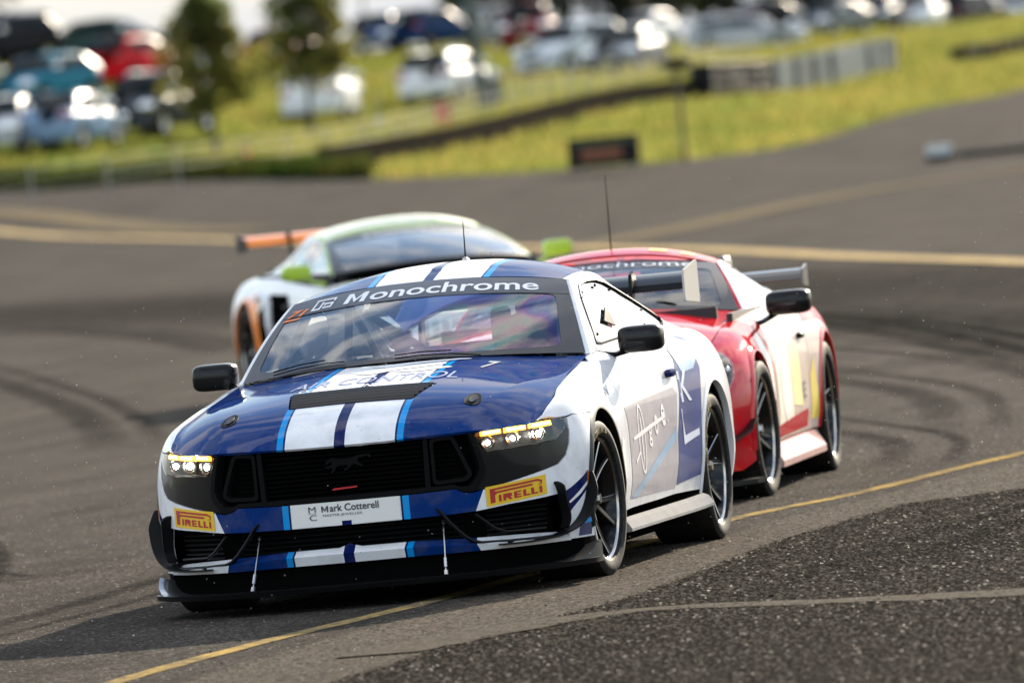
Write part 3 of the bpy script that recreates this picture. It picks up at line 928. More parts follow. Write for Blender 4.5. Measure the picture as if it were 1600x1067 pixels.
# ---- wheels
TYRE_P = [(.262, -.125), (.272, -.142), (.294, -.150), (.318, -.147), (.3335, -.135), (.3365, -.11), (.3375, -.05), (.3375, .05), (.3365, .11), (.3335, .135), (.318, .147), (.294, .150), (.272, .142), (.262, .125)]
_wheel_cache = {}
def wheel(car, x, y, side, steer=0.0, r=.338, w=.30, style='ten', spin=0.0, lettering=None, rim_r=.266, z=None):
    """rim with its tyre, disc and centre nut; local y is the axle"""
    k = r / .338; kw = w / .30
    key = (style, r, w)
    def build(kind, mk, mat):
        kk = (key, kind)
        if kk in _wheel_cache:
            return link(kind, _wheel_cache[kk])
        o = mk()
        _wheel_cache[kk] = o.data
        return o
    def mk_rim():
        b = MB()
        rr = rim_r * k
        ho = .125 * kw
        # barrel and lip (outer face at +y)
        b.lathe([(rr * .93, -ho), (rr * .99, -ho), (rr * .90, -ho * .7), (rr * .86, ho * .3), (rr * .93, ho * .82), (rr * .955, ho * .96)], 48)
        b.lathe([(rr * .945, ho * .90), (rr * .985, ho * 1.02), (rr * 1.0, ho * 1.03), (rr * 1.005, ho * .95)], 48, mi=1)
        n = 5
        for i in range(n):
            a0 = 2 * math.pi * i / n
            for s_ in ((-1, 1) if style in ('ten', 'five') else (0,)):
                a1 = a0 + s_ * (.24 if style == 'ten' else .13)
                a_in = a0 + s_ * .10
                p = []
                steps = 6
                for q in range(steps + 1):
                    u = q / steps
                    rad_ = .05 * k + (rr * .955 - .05 * k) * u
                    an = a_in + (a1 - a_in) * u
                    ax = ho * (.62 + .30 * u ** 1.6)
                    p.append(Vector((rad_ * math.cos(an), ax, rad_ * math.sin(an))))
                for q in range(steps):
                    wd = .015 - .005 * q / steps
                    d = (p[q + 1] - p[q])
                    tdir = Vector((-p[q].z, 0, p[q].x)).normalized()
                    v = []
                    for pt, ww in ((p[q], wd), (p[q + 1], wd - .001)):
                        v += [pt + tdir * ww * .62, pt - tdir * ww * .62, pt - tdir * ww - Vector((0, .035, 0)), pt + tdir * ww - Vector((0, .035, 0))]
                    b.add(v, [(0, 1, 5, 4), (1, 2, 6, 5), (3, 0, 4, 7), (2, 3, 7, 6)])
                # lit edge of the spoke
                b.tube([pt + Vector((0, .001, 0)) + Vector((-pt.z, 0, pt.x)).normalized() * .012 * (1 if s_ >= 0 else -1) for pt in p], .0028, 4, mi=1, cap=False)
        b.lathe([(0.001, ho * .72), (.055 * k, ho * .70), (.070 * k, ho * .5), (.072 * k, ho * .2)], 24)
        return b.build('wheel', [M['rim'], M['rim_lip']], None)
    rim = build('wheel', mk_rim, None)
    rim.parent = car
    rim.location = (x, y, r if z is None else z)
    rim.rotation_euler = (0, spin, steer) if side > 0 else (0, spin, steer + math.pi)
    rim.rotation_mode = 'YXZ' if False else 'XYZ'
    def mk_tyre():
        b = MB()
        b.lathe([(a * k, c * kw) for a, c in TYRE_P], 64)
        return b.build('tyre', M['tyre'])
    t = build('tyre', mk_tyre, None); t.parent = rim
    def mk_disc():
        b = MB(); b.lathe([(.09 * k, .0), (.185 * k, .0), (.185 * k, -.03), (.09 * k, -.03)], 40, closed=True)
        return b.build('brake_disc', M['disc'])
    d = build('brake_disc', mk_disc, None); d.parent = rim
    def mk_nut():
        b = MB(); b.lathe([(.001, .118 * kw), (.022, .118 * kw), (.028, .10 * kw), (.03, .07 * kw)], 6)
        return b.build('centre_nut', M['rim_lip'])
    nn = build('centre_nut', mk_nut, None); nn.parent = rim
    if lettering:
        def mk_let():
            b = MB()
            for cen in (0,):
                vs_, fs = text_poly('PIRELLI', 1.0, 0.02)
                x0 = min(p[0] for p in vs_); x1 = max(p[0] for p in vs_)
                span = 1.25
                vv = []
                for (px_, py_) in vs_:
                    an = cen + math.pi / 2 + span / 2 - (px_ - x0) / (x1 - x0) * span
                    rr = .284 * k + py_ * .034
                    # stand a little proud of the sidewall
                    q = (rr - .272) / .046
                    vv.append((-rr * math.cos(an), (.142 + .010 * math.sin(min(1, max(0, q)) * 3.1)) * kw + .0015, rr * math.sin(an)))
                b.add(vv, fs)
            return b.build('lettering', M['tyreprint'], None, False)
        le = build('lettering', mk_let, None); le.parent = rim
    return rim
M['tyreprint'] = principled('worn_yellow_print', (0.20, 0.13, 0.03), 0.7)

def mirror_part(car, c, size, side, arm_from, mat, name='mirror'):
    b = MB()
    b.blob(c, size, (.45, .5), 24, 14)
    o = b.build(name, mat, car)
    a = MB()
    p0 = Vector(arm_from); p1 = Vector(c) - Vector((0, side * size[1] * .55, size[2] * .75))
    a.tube([p0, (p0 + p1) / 2 + Vector((0.01, 0, -.012)), p1], [.032, .026, .03], 8, flat=.5)
    a.build('mirror_arm', mat, o)
    g = MB()
    g.blob(Vector(c) - Vector((size[0] * .72, 0, 0)), (size[0] * .32, size[1] * .86, size[2] * .8), (.3, .3), 16, 8)
    g.build('mirror_glass', M['chrome'], o)
    return o

def cabin(car, sh, floor_z=.30, seat_y=.36, seat_x=-.45):
    """floor, dashboard, roll cage, driver's seat and a driver seen through the glass"""
    b = MB()
    b.box((-.35, 0, floor_z), (2.3, 1.45, .03))
    b.box((.72, 0, .62), (.03, 1.4, .66))
    b.box((-1.5, 0, .62), (.03, 1.4, .66))
    for s_ in (1, -1): b.box((-.35, s_ * .77, .60), (2.3, .03, .62))
    b.build('cabin_floor', M['cabin'], car, False)
    d = MB(); d.blob((.55, 0, .82), (.24, .70, .10), (.5, .4), 28, 10)
    d.build('dashboard', M['matt'], car)
    (bx, by, bz), (tx, ty, tz) = sh.ws_base[0], sh.ws_top[0]
    cg = MB()
    for s_ in (1, -1):
        cg.tube([(bx - .10, s_ * (by - .10), .35), (bx - .12, s_ * (by - .12), bz - .02), (tx - .06, s_ * (ty - .06), tz - .02), (-.75, s_ * (ty - .06), sh.RZ(-.75) - .0), (-.80, s_ * (by - .10), .35)], .02, 8)
        cg.tube([(-.78, s_ * (ty - .05), sh.RZ(-.75) - .02), (-1.45, s_ * .5, .75)], .02, 8)
        cg.tube([(bx - .2, s_ * (by - .06), .45), (-.8, s_ * (by - .06), .85)], .02, 8)
    cg.tube([(tx - .06, -(ty - .06), tz - .015), (tx - .03, 0, tz + .02), (tx - .06, ty - .06, tz - .015)], .02, 8)
    cg.tube([(-.76, -(ty - .06), sh.RZ(-.75)), (-.76, 0, sh.RZ(-.75) + .03), (-.76, ty - .06, sh.RZ(-.75))], .02, 8)
    cg.tube([(-.78, -.56, .42), (-.78, .5, sh.RZ(-.78) - .06)], .02, 8)
    cg.tube([(-.78, .56, .42), (-.78, -.5, sh.RZ(-.78) - .06)], .02, 8)
    cg.tube([(-.78, -.66, .80), (-.78, .66, .80)], .02, 8)
    cg.build('roll_cage', M['cage'], car)
    st = MB()
    st.blob((seat_x, seat_y, .48), (.30, .25, .10), (.5, .4), 20, 10)
    st.blob((seat_x - .27, seat_y, .78), (.09, .25, .36), (.5, .5), 20, 12)
    for s_ in (1, -1):
        st.blob((seat_x - .18, seat_y + s_ * .22, .72), (.14, .04, .22), (.5, .5), 14, 8)
        st.blob((seat_x - .16, seat_y + s_ * .20, 1.07), (.15, .03, .10), (.5, .5), 14, 8)
    s_o = st.build('seat', M['seat'], car)
    w_ = MB()
    Mx = Matrix.Translation((.22, seat_y, .86)) @ Matrix.Rotation(rad(90), 4, 'Z') @ Matrix.Rotation(rad(25), 4, 'X')
    ring = [(.16 * 1, 0)]
    path = [Mx @ Vector((.16 * math.cos(a), 0, .13 * math.sin(a))) for a in [2 * math.pi * i / 24 for i in range(25)]]
    w_.tube(path, .016, 8, cap=False)
    w_.tube([Mx @ Vector((-.15, 0, 0)), Mx @ Vector((.15, 0, 0))], .014, 6)
    w_.tube([Mx @ Vector((0, 0, 0)), (.50, seat_y, .80)], .02, 8)
    w_.build('steering_wheel', M['matt'], car)

def driver(label, car_loc, rz, seat_y, seat_x, suit, helmet_col, z0=0.0):
    """seated driver in overalls and a helmet: one skinned figure, the helmet its child"""
    d = thing('person', label, 'person', (car_loc[0], car_loc[1], car_loc[2] + z0), rz)
    me = bpy.data.meshes.new('body')
    sx, sy = seat_x, seat_y
    V = [((sx - .12, sy, .56), .15), ((sx - .16, sy, .75), .145), ((sx - .18, sy, .93), .16), ((sx - .17, sy, 1.02), .065), ((sx - .15, sy, 1.08), .06),
         ((sx - .15, sy + .19, .95), .07), ((sx + .08, sy + .25, .80), .052), ((sx + .42, sy + .15, .90), .042), ((sx + .52, sy + .14, .92), .045),
         ((sx - .15, sy - .19, .95), .07), ((sx + .08, sy - .25, .80), .052), ((sx + .42, sy - .15, .90), .042), ((sx + .52, sy - .14, .92), .045),
         ((sx + .02, sy + .11, .56), .095), ((sx + .42, sy + .14, .66), .07), ((sx + .80, sy + .10, .48), .05), ((sx + .88, sy + .10, .55), .045),
         ((sx + .02, sy - .11, .56), .095), ((sx + .42, sy - .14, .66), .07), ((sx + .80, sy - .10, .48), .05), ((sx + .88, sy - .10, .55), .045)]
    E = [(0, 1), (1, 2), (2, 3), (3, 4), (2, 5), (5, 6), (6, 7), (7, 8), (2, 9), (9, 10), (10, 11), (11, 12), (0, 13), (13, 14), (14, 15), (15, 16), (0, 17), (17, 18), (18, 19), (19, 20)]
    me.from_pydata([v[0] for v in V], E, [])
    o = link('body', me, suit, d)
    o.modifiers.new('skin', 'SKIN')
    for i, v in enumerate(V): me.skin_vertices[0].data[i].radius = (v[1], v[1])
    me.skin_vertices[0].data[0].use_root = True
    sb = o.modifiers.new('sub', 'SUBSURF'); sb.levels = 2; sb.render_levels = 2
    dg = bpy.context.evaluated_depsgraph_get()
    m2 = bpy.data.meshes.new_from_object(o.evaluated_get(dg))
    o.modifiers.clear()
    o.data = m2
    m2.polygons.foreach_set('use_smooth', [True] * len(m2.polygons))
    for s_ in (1, -1):      # gloved hands closed round the wheel
        h = MB()
        hp = Vector((sx + .545, sy + s_ * .145, .925))
        h.blob(hp, (.035, .028, .045), (.8, .8), 12, 8)
        for k in range(4):
            fz = hp.z + .030 - .019 * k
            L_ = (.034, .040, .037, .029)[k]
            h.tube([(hp.x + .01, hp.y + s_ * .02, fz), (hp.x + .03 + L_ * .5, hp.y + s_ * .014, fz), (hp.x + .035 + L_ * .5, hp.y - s_ * .016, fz), (hp.x + .015, hp.y - s_ * .030, fz)], [.0095, .0095, .009, .0075], 8)
        h.tube([(hp.x, hp.y - s_ * .012, hp.z + .03), (hp.x + .022, hp.y - s_ * .035, hp.z + .045), (hp.x + .045, hp.y - s_ * .03, hp.z + .05)], [.012, .010, .008], 8)
        h.build('glove', M['matt'], d)
    hm = MB()
    hm.blob((sx - .11, sy, 1.17), (.145, .118, .135), (.85, .9), 28, 18)
    ho = hm.build('helmet', helmet_col, d)
    vz = MB()
    vz.blob((sx - .062, sy, 1.18), (.105, .102, .052), (.7, .8), 24, 10)
    vz.build('visor', M['gloss_black'], ho)
    return d

# ------------------------------------------------------------------ the leading blue and white car
SH = Shape()
car = thing('race_car', 'blue and white race coupe with white bonnet stripes leading the pack', 'race car', (0, 0, 0), 0, 'race cars on the track')
F, S, HD, WSF, RF, GS = SH.F, SH.S, SH.hood, SH.ws, SH.roof, SH.gs
g = .004                                                    # half a panel gap
ARX, ARZ, ARR = 1.36, .345, .385
RRX = -1.36

def front_mouth():
    pass

# bumper skin: painted band and the corners up to the arches; the dark openings are cut out of it
TXA = SH.t_x
def yz(p): return (SH.t_y(p[0]), p[1])
def FT(off=0.0): return lambda t, z: SH.wrap(t, z, off)
arch_t = lambda z: SH.t_x(ARX + math.sqrt(max(0, (ARR + .003) ** 2 - (z - ARZ) ** 2)))
half = [yz(p) for p in [(0, .459), (.30, .461), (.475, .466), (.500, .450), (.538, .443), (.589, .453), (.693, .475), (.80, .503), (.855, .522), (.882, .555), (.897, .60), (.906, .66), (.911, .714)]]
half += [(SH.t_x(1.79), .722), (arch_t(.715), .715)]
half += [(arch_t(z), z) for z in (.68, .64, .60, .55, .50, .45, .40, .35, .30, .26, .22, .197)]
half += [yz(p) for p in [(.880, .197), (.872, .235), (.865, .313), (.848, .398), (.80, .391), (.67, .380), (.553, .366), (.45, .362), (.20, .359), (0, .359)]]
bumper = panel('front_bumper', half + [(-a, b) for a, b in reversed(half[1:-1])], FT(), M['bumper'], car, .035, .04, .02)
# black gloss surround below each headlight
def surround(sd):
    p = [(.560, .699), (.562, .688), (.583, .648), (.608, .607), (.70, .611), (.80, .618), (.855, .626), (.893, .668), (.903, .695), (.905, .66), (.895, .603), (.880, .558), (.853, .525), (.80, .507), (.693, .479), (.589, .457), (.556, .452), (.590, .50), (.598, .54), (.590, .585)]
    p = [(sd * SH.t_y(a), b) for a, b in p]
    panel('headlight_surround', p, FT(-.004), M['gloss_black'], car, .03, .03, .03)
both(surround)
# headlights
def headlight(sd):
    out = [(.565, .688), (.600, .704), (.70, .708), (.80, .712), (.906, .716), (.893, .670), (.855, .628), (.70, .614), (.611, .611), (.585, .650)]
    P = lambda q: [(sd * SH.t_y(a), b) for a, b in q]
    h = panel('headlight', P(out), FT(-.045), M['gloss_black'], car, .03, .03, .0)
    rim = []
    b = MB()
    pts = P(out)
    n = len(pts)
    fo, fi = FT(-.003), FT(-.045)
    v = []
    for i in range(n):
        v += [fo(*pts[i]), fi(*pts[i])]
    b.add(v, [(2 * i, 2 * i + 1, (2 * i + 3) % (2 * n), (2 * i + 2) % (2 * n)) for i in range(n)])
    b.build('bezel', M['grey'], h, False)
    for (y0, y1, z0, z1, sl) in ((.600, .674, .678, .699, .004), (.690, .765, .682, .703, .004), (.781, .860, .688, .7085, .004)):
        q = [(y0, z0), (y1, z0 + sl), (y1, z1 + sl), (y0, z1)]
        d = panel('amber_strip', P(q), FT(-.012), M['drl'], h, .03, 0, .012)
        q2 = [(y0 + .005, z0 + .006), (y1 - .005, z0 + sl + .006), (y1 - .005, z1 + sl - .005), (y0 + .005, z1 - .005)]
        panel('lamp_core', P(q2), FT(-.009), M['drl_core'], d, .03, 0, 0)
    for i, (yy, zz) in enumerate(((.624, .648), (.717, .655), (.812, .661))):
        c0 = Vector(FT(-.020)(sd * SH.t_y(yy), zz))
        b = MB()
        Mx = Matrix.Translation(c0) @ Matrix.Rotation(rad(-90), 4, 'Z')
        b.lathe([(.030, -.012), (.028, .004), (.023, .004), (.021, -.006)], 20, Mx)
        r_ = b.build('lamp_ring', M['chrome'], h)
        b = MB()
        b.lathe([(.0005, .004 if i < 2 else .006), (.010, .003), (.013 if i == 2 else .0105, -.002)], 16, Mx)
        b.build('lamp', M['lamp'], r_)
    panel('cover_glass', P(out), FT(.0015), M['clear'], h, .03, .03, 0)
both(headlight)

# grille opening: recessed black panel, slats, side pods, lower lip, horse badge, red pull mark
gh = [(0, .697), (.30, .697), (.48, .702), (.556, .699), (.588, .587), (.596, .54), (.588, .50), (.553, .452), (.538, .445), (.500, .452), (.475, .468), (.30, .463), (0, .461)]
gh = [yz(p) for p in gh]
grille = panel('grille', gh + [(-a, b) for a, b in reversed(gh[1:-1])], FT(-.075), M['matt'], car, .06, .06, 0)
slat_me = None
for k in range(11):
    z = .484 + k * .0195
    b = MB()
    w_ = .352
    pts = [SH.wrap(SH.t_y(-w_ + 2 * w_ * i / 12), z, -.045) for i in range(13)]
    v = []
    for p in pts: v += [(p[0] - .02, p[1], p[2] + .003), (p[0] + .010, p[1], p[2] + .0035), (p[0] + .010, p[1], p[2] - .0035), (p[0] - .02, p[1], p[2] - .003)]
    b.add(v, [(4 * i + a, 4 * i + (a + 1) % 4, 4 * i + 4 + (a + 1) % 4, 4 * i + 4 + a) for i in range(12) for a in range(4)])
    b.build('slat', M['matt'], grille, False)
for sd in (1, -1):
    for k in range(7):
        z = .53 + k * .02
        b = MB()
        pts = [SH.wrap(sd * SH.t_y(.395 + (.10 - .012 * abs(k - 2) * 0.5) * i / 4), z, -.05) for i in range(5)]
        b.tube(pts, .004, 4)
        b.build('slat', M['matt'], grille, False)
    # vertical divider and pod frame
    def strip(poly, off, mat, name, par, cu=.03, cv=.03, th=.03):
        return panel(name, [(sd * SH.t_y(a), c) for a, c in poly], FT(off), mat, par, cu, cv, th)
    strip([(.350, .470), (.372, .472), (.376, .696), (.356, .696)], -.020, M['grey'], 'grille_divider', car)
    outer = rounded([(.384, .690), (.486, .694), (.556, .522), (.528, .496), (.384, .492)], .02)
    inner = rounded([(.398, .676), (.474, .680), (.536, .526), (.520, .512), (.398, .508)], .015)
    panel('pod_frame', [[(sd * SH.t_y(a), c) for a, c in outer], [(sd * SH.t_y(a), c) for a, c in inner]], FT(-.018), M['grey'], car, .03, .03, .035)
    strip([(.474, .470), (.500, .454), (.538, .447), (.556, .455), (.592, .502), (.600, .540), (.592, .590), (.562, .698), (.545, .699), (.574, .585), (.578, .542), (.568, .512), (.538, .476), (.50, .474), (.474, .484)], -.002, M['grey'], 'grille_frame', car, .03, .03, .05)
lip = [yz(p) for p in [(0, .483), (.30, .485), (.474, .486), (.474, .470), (.30, .465), (0, .463)]]
panel('grille_lip', lip + [(-a, b) for a, b in reversed(lip[1:-1])], FT(-.001), M['grey'], car, .04, 0, .05)
# galloping horse badge (nose towards the car's right)
horse = [(-.076, .625), (-.070, .634), (-.058, .640), (-.046, .647), (-.036, .644), (-.020, .640), (.005, .638), (.030, .639), (.048, .641), (.062, .647), (.085, .651), (.108, .650), (.127, .656),
         (.118, .644), (.094, .641), (.074, .637), (.068, .628), (.076, .616), (.092, .606), (.088, .600), (.068, .607), (.056, .615), (.040, .606), (.026, .594), (.010, .588), (.008, .593), (.022, .603),
         (.026, .613), (.006, .610), (-.012, .612), (-.028, .606), (-.036, .592), (-.048, .580), (-.054, .583), (-.046, .597), (-.046, .608), (-.062, .602), (-.078, .606), (-.076, .612), (-.060, .612),
         (-.044, .620), (-.048, .630), (-.060, .627), (-.068, .619)]
panel('horse_badge', [yz(p) for p in horse], FT(-.026), M['grey'], car, .03, 0, .012)
panel('tow_mark', [yz(p) for p in [(-.055, .509), (.058, .514), (.058, .520), (-.045, .517)]], FT(-.018), principled('red_tow_mark', (.5, .01, .01), .5), car, .04, 0, .01)

# lower openings
lo_ = [yz(p) for p in [(0, .361), (.20, .361), (.45, .364), (.553, .368), (.67, .382), (.80, .393), (.848, .400), (.866, .313), (.873, .235), (.84, .218), (.60, .222), (.50, .230), (.28, .240), (0, .240)]]
panel('lower_intake', lo_ + [(-a, b) for a, b in reversed(lo_[1:-1])], FT(-.085), M['matt'], car, .06, .06, 0)
for k in range(5):
    z = .262 + k * .021
    b = MB()
    b.tube([SH.wrap(SH.t_y(-.50 + 1.0 * i / 12), z, -.06) for i in range(13)], .004, 4)
    b.build('intake_slat', M['black'], car, False)
def corner_intake(sd):
    for k in range(6):
        z = .258 + k * .020
        b = MB()
        b.tube([SH.wrap(sd * SH.t_y(.60 + .225 * i / 6), z, -.045) for i in range(7)], .0045, 4)
        b.build('intake_slat', M['black'], car, False)
    # raised rib round the corner intake
    b = MB()
    pts = [(.385, .395), (.405, .375), (.44, .325), (.49, .268), (.525, .240), (.56, .228), (.66, .222), (.78, .218), (.835, .222)]
    b.tube([SH.wrap(sd * SH.t_y(a), z, .006) for a, z in pts], [.004, .012] + [.013] * 6 + [.008], 8, flat=.7)
    b.build('intake_rib', M['black'], car)
    b = MB()
    b.tube([SH.wrap(sd * SH.t_y(a), z, -.01) for a, z in [(.545, .352), (.615, .285), (.66, .262), (.80, .258)]], .007, 6)
    b.build('brake_duct_edge', M['black'], car)
both(corner_intake)
# lower painted lip
lp = [yz(p) for p in [(0, .239), (.28, .238), (.50, .228), (.70, .219), (.875, .207), (.875, .193), (.70, .195), (.28, .199), (0, .199)]]
def lowlip(t, z): return SH.wrap(t, z, .012 + (z - .2) * .25)
M['lip'] = stripe_paint('striped_lip_paint', BLUE, wedge=(.545, .22, -.35))
panel('lower_lip', lp + [(-a, b) for a, b in reversed(lp[1:-1])], lowlip, M['lip'], car, .035, 0, .06)

# corner blades
def canards(sd):
    def blade(path, w0, w1, name, th=.006, out_up=0.0):
        b = MB()
        v = []
        n = len(path)
        for i, (a, z) in enumerate(path):
            ww = w0 + (w1 - w0) * i / (n - 1)
            ww *= min(1, .35 + 3.2 * i / (n - 1)) if i < n / 3 else 1
            p0 = Vector(SH.wrap(sd * a, z, -.01)); p1 = Vector(SH.wrap(sd * a, z + out_up, ww))
            # thickness along the path
            j = min(i + 1, n - 1); h = max(i - 1, 0)
            t = (Vector(SH.wrap(sd * path[j][0], path[j][1])) - Vector(SH.wrap(sd * path[h][0], path[h][1]))).normalized()
            o_ = (p1 - p0).normalized()
            nn = t.cross(o_).normalized() * th / 2
            v += [p0 + nn, p1 + nn, p1 - nn, p0 - nn]
        b.add(v, [(4 * i + a, 4 * i + (a + 1) % 4, 4 * i + 4 + (a + 1) % 4, 4 * i + 4 + a) for i in range(n - 1) for a in range(4)] + [(3, 2, 1, 0), (4 * n - 4, 4 * n - 3, 4 * n - 2, 4 * n - 1)])
        return b.build(name, M['black'], car)
    ty = SH.t_y
    p = [(SH.t_x(1.755), .470), (SH.t_x(1.775), .43), (SH.t_x(1.80), .375), (SH.t_x(1.84), .315), (SH.t_x(1.90), .262), (ty(.845), .232), (ty(.80), .218), (ty(.72), .212), (ty(.62), .214)]
    fine = [(q.x, q.y) for q in smooth_path(p, 4)]
    blade(fine, .055, .060, 'dive_plane', .006)
    p = [(ty(.832), .448), (ty(.838), .43), (ty(.846), .38), (ty(.853), .33), (ty(.858), .285), (ty(.853), .25)]
    blade([(q.x, q.y) for q in smooth_path(p, 3)], .050, .030, 'intake_fin', .010)
both(canards)

M['ramp'] = principled('gloss_ramp', (.05, .05, .052), .3, 0, .6)
# splitter: a plate with its riser, end ramps and two stay rods
def splitter():
    half_ = [(2.475, 0), (2.462, .25), (2.43, .43), (2.36, .60), (2.25, .735), (2.10, .855), (1.98, .925), (1.90, .962), (1.86, .972), (1.745, .972)]
    P = half_ + [(x, -y) for x, y in reversed(half_[1:])]
    b = MB()
    n = len(P)
    for z in (.108, .086): b.add([(x - (0 if z > .1 else .012), y, z) for x, y in P], [])
    v = b.v[:]; b = MB()
    b.add(v, [tuple(range(n)), tuple(range(2 * n - 1, n - 1, -1))] + [(i, n + i, n + (i + 1) % n, (i + 1) % n) for i in range(n)])
    sp = b.build('splitter', M['black'], car, True, 30)
    lp_ = [yz(p) for p in [(0, .200), (.28, .199), (.70, .195), (.93, .190), (.93, .108), (.70, .107), (.28, .107), (0, .107)]]
    panel('splitter_riser', lp_ + [(-a, b_) for a, b_ in reversed(lp_[1:-1])], FT(-.02), M['matt'], car, .04, .02, .02)
    for sd in (1, -1):
        b = MB()    # upswept end of the plate
        prof = [(2.03, .108, .87), (1.95, .118, .90), (1.88, .138, .925), (1.80, .166, .94), (1.748, .180, .945)]
        v = []
        for x, z, yo in prof: v += [(x, sd * (yo + .030), z), (x, sd * .80, max(.1085, z - .045)), (x, sd * .80, .1085), (x, sd * (yo + .030), .1085)]
        m_ = len(prof)
        b.add(v, [(4 * i + a, 4 * i + (a + 1) % 4, 4 * i + 4 + (a + 1) % 4, 4 * i + 4 + a) for i in range(m_ - 1) for a in range(4)] + [(3, 2, 1, 0), (4 * m_ - 4, 4 * m_ - 3, 4 * m_ - 2, 4 * m_ - 1)])
        b.build('splitter_ramp', M['ramp'], sp, True, 30)
        b = MB()
        b.tube([(2.284, sd * .402, .325), (2.42, sd * .421, .118)], .0032, 8)
        rod = b.build('splitter_rod', M['steel'], car)
        b = MB()
        b.tube([(2.378, sd * .415, .182), (2.403, sd * .4186, .144)], .0075, 8)
        b.tube([(2.412, sd * .420, .130), (2.424, sd * .4215, .112)], .009, 8)
        b.tube([(2.284, sd * .402, .325), (2.276, sd * .401, .337)], .008, 8)
        b.build('turnbuckle', M['steel'], rod)
splitter()

# bonnet with a real opening for the louvred outlet
SEAM = lambda x: SH.yseam(x) - g
le = [(SH.N(y) + .002 if y < .7 else SH.N(y), y) for y in [0, .1, .2, .3, .4, .5, .56, .62, .68, .73, .77]]
hh = le + [(x, SEAM(x)) for x in (2.05, 2.0, 1.95, 1.9, 1.8, 1.7, 1.6, 1.5, 1.36, 1.2, 1.05, .9, .78, .69)]
(bx_, by_, bz_), bf_, bu_ = SH.ws_base
hh += [(bx_ + bf_ * (1 - a * a) + .012, by_ * a) for a in (.97, .9, .8, .7, .55, .4, .2, 0)]
hood_loop = hh + [(x, -y) for x, y in reversed(hh[1:-1])]
VENT = rounded([(2.052, .272), (1.74, .325), (1.74, -.325), (2.052, -.272)], .012)
def to_w(x, y):
    ys_ = SH.YC(x); a = abs(y)
    w = a / ys_ * .53 if a < ys_ else .53 + (a - ys_) * .26 / (.82 - ys_)
    return math.copysign(w, y)
def from_w(x, w):
    ys_ = SH.YC(x); a = abs(w)
    return math.copysign(a / .53 * ys_ if a < .53 else ys_ + (a - .53) / .26 * (.82 - ys_), w)
hoodp = panel('bonnet', [[(x, to_w(x, y)) for x, y in hood_loop], [(x, to_w(x, y)) for x, y in VENT]], lambda x, w: HD()(x, from_w(x, w)), M['stripe'], car, .04, .035, .014, crease=(.53, -.53))
M['louvre'] = principled('louvre_black', (.008, .008, .0085), .35, 0, .10, .1)
M['louvre_edge'] = principled('worn_louvre_edge', (.07, .07, .075), .35, 0, .2, .2)  # paler bead drawn in as the light along each louvre's top edge
vb = panel('bonnet_vent', VENT, HD(-.05), M['matt'], hoodp, .1, .1, 0)
for k in range(5):
    x0 = 2.040 - k * .060
    hw = .272 + (2.052 - x0) / .312 * .053 - .004
    b = MB()
    v = []
    for i in range(13):
        y = -hw + 2 * hw * i / 12
        za = SH.hood_z(x0, y) + .002; zb = SH.hood_z(x0 - .062, y)
        v += [(x0, y, za - .030), (x0 - .012, y, za - .002), (x0 - .040, y, zb + .004), (x0 - .050, y, zb - .012), (x0 - .045, y, zb - .02)]
    b.add(v, [(5 * i + a, 5 * i + (a + 1) % 5, 5 * i + 5 + (a + 1) % 5, 5 * i + 5 + a) for i in range(12) for a in range(5)] + [(4, 3, 2, 1, 0), (60, 61, 62, 63, 64)])
    lv = b.build('louvre', M['louvre'], hoodp, True, 30)
    b = MB()
    b.tube([(x0 - .012, -hw + 2 * hw * i / 12, SH.hood_z(x0, -hw + 2 * hw * i / 12) + .003) for i in range(13)], .0032, 5)
    b.build('louvre_edge', M['louvre_edge'], lv)
def latch(sd):
    c = (2.046, sd * .534)
    out = [(c[0] + .080 * math.cos(a) - .015 * math.cos(2 * a), c[1] + sd * .036 * math.sin(a)) for a in [2 * math.pi * i / 18 for i in range(18)]]
    o_ = panel('bonnet_pin', out, HD(.003), M['grey'], hoodp, 0, 0, .006)
    inn = [(c[0] - .006 + .050 * math.cos(a), c[1] + sd * .016 * math.sin(a)) for a in [2 * math.pi * i / 14 for i in range(14)]]
    panel('pin_catch', inn, HD(.006), M['black'], o_, 0, 0, .004)
both(latch)
panel('cowl', [(bx_ + bf_ * (1 - a * a) + .010, by_ * a) for a in np.linspace(-1, 1, 17)] + [(bx_ + bf_ * (1 - a * a) - .05, by_ * a) for a in np.linspace(1, -1, 17)], HD(-.02), M['matt'], car, .05, .05, 0)
M['hoodprint'] = principled('pale_blue_print', (.22, .27, .46), .45)
M['hoodgrey'] = principled('grey_print', (.30, .31, .34), .45)
M['softprint'] = principled('soft_white_print', (.66, .64, .64), .5)
M['kprint'] = principled('soft_blue_print', (.50, .54, .66), .5)
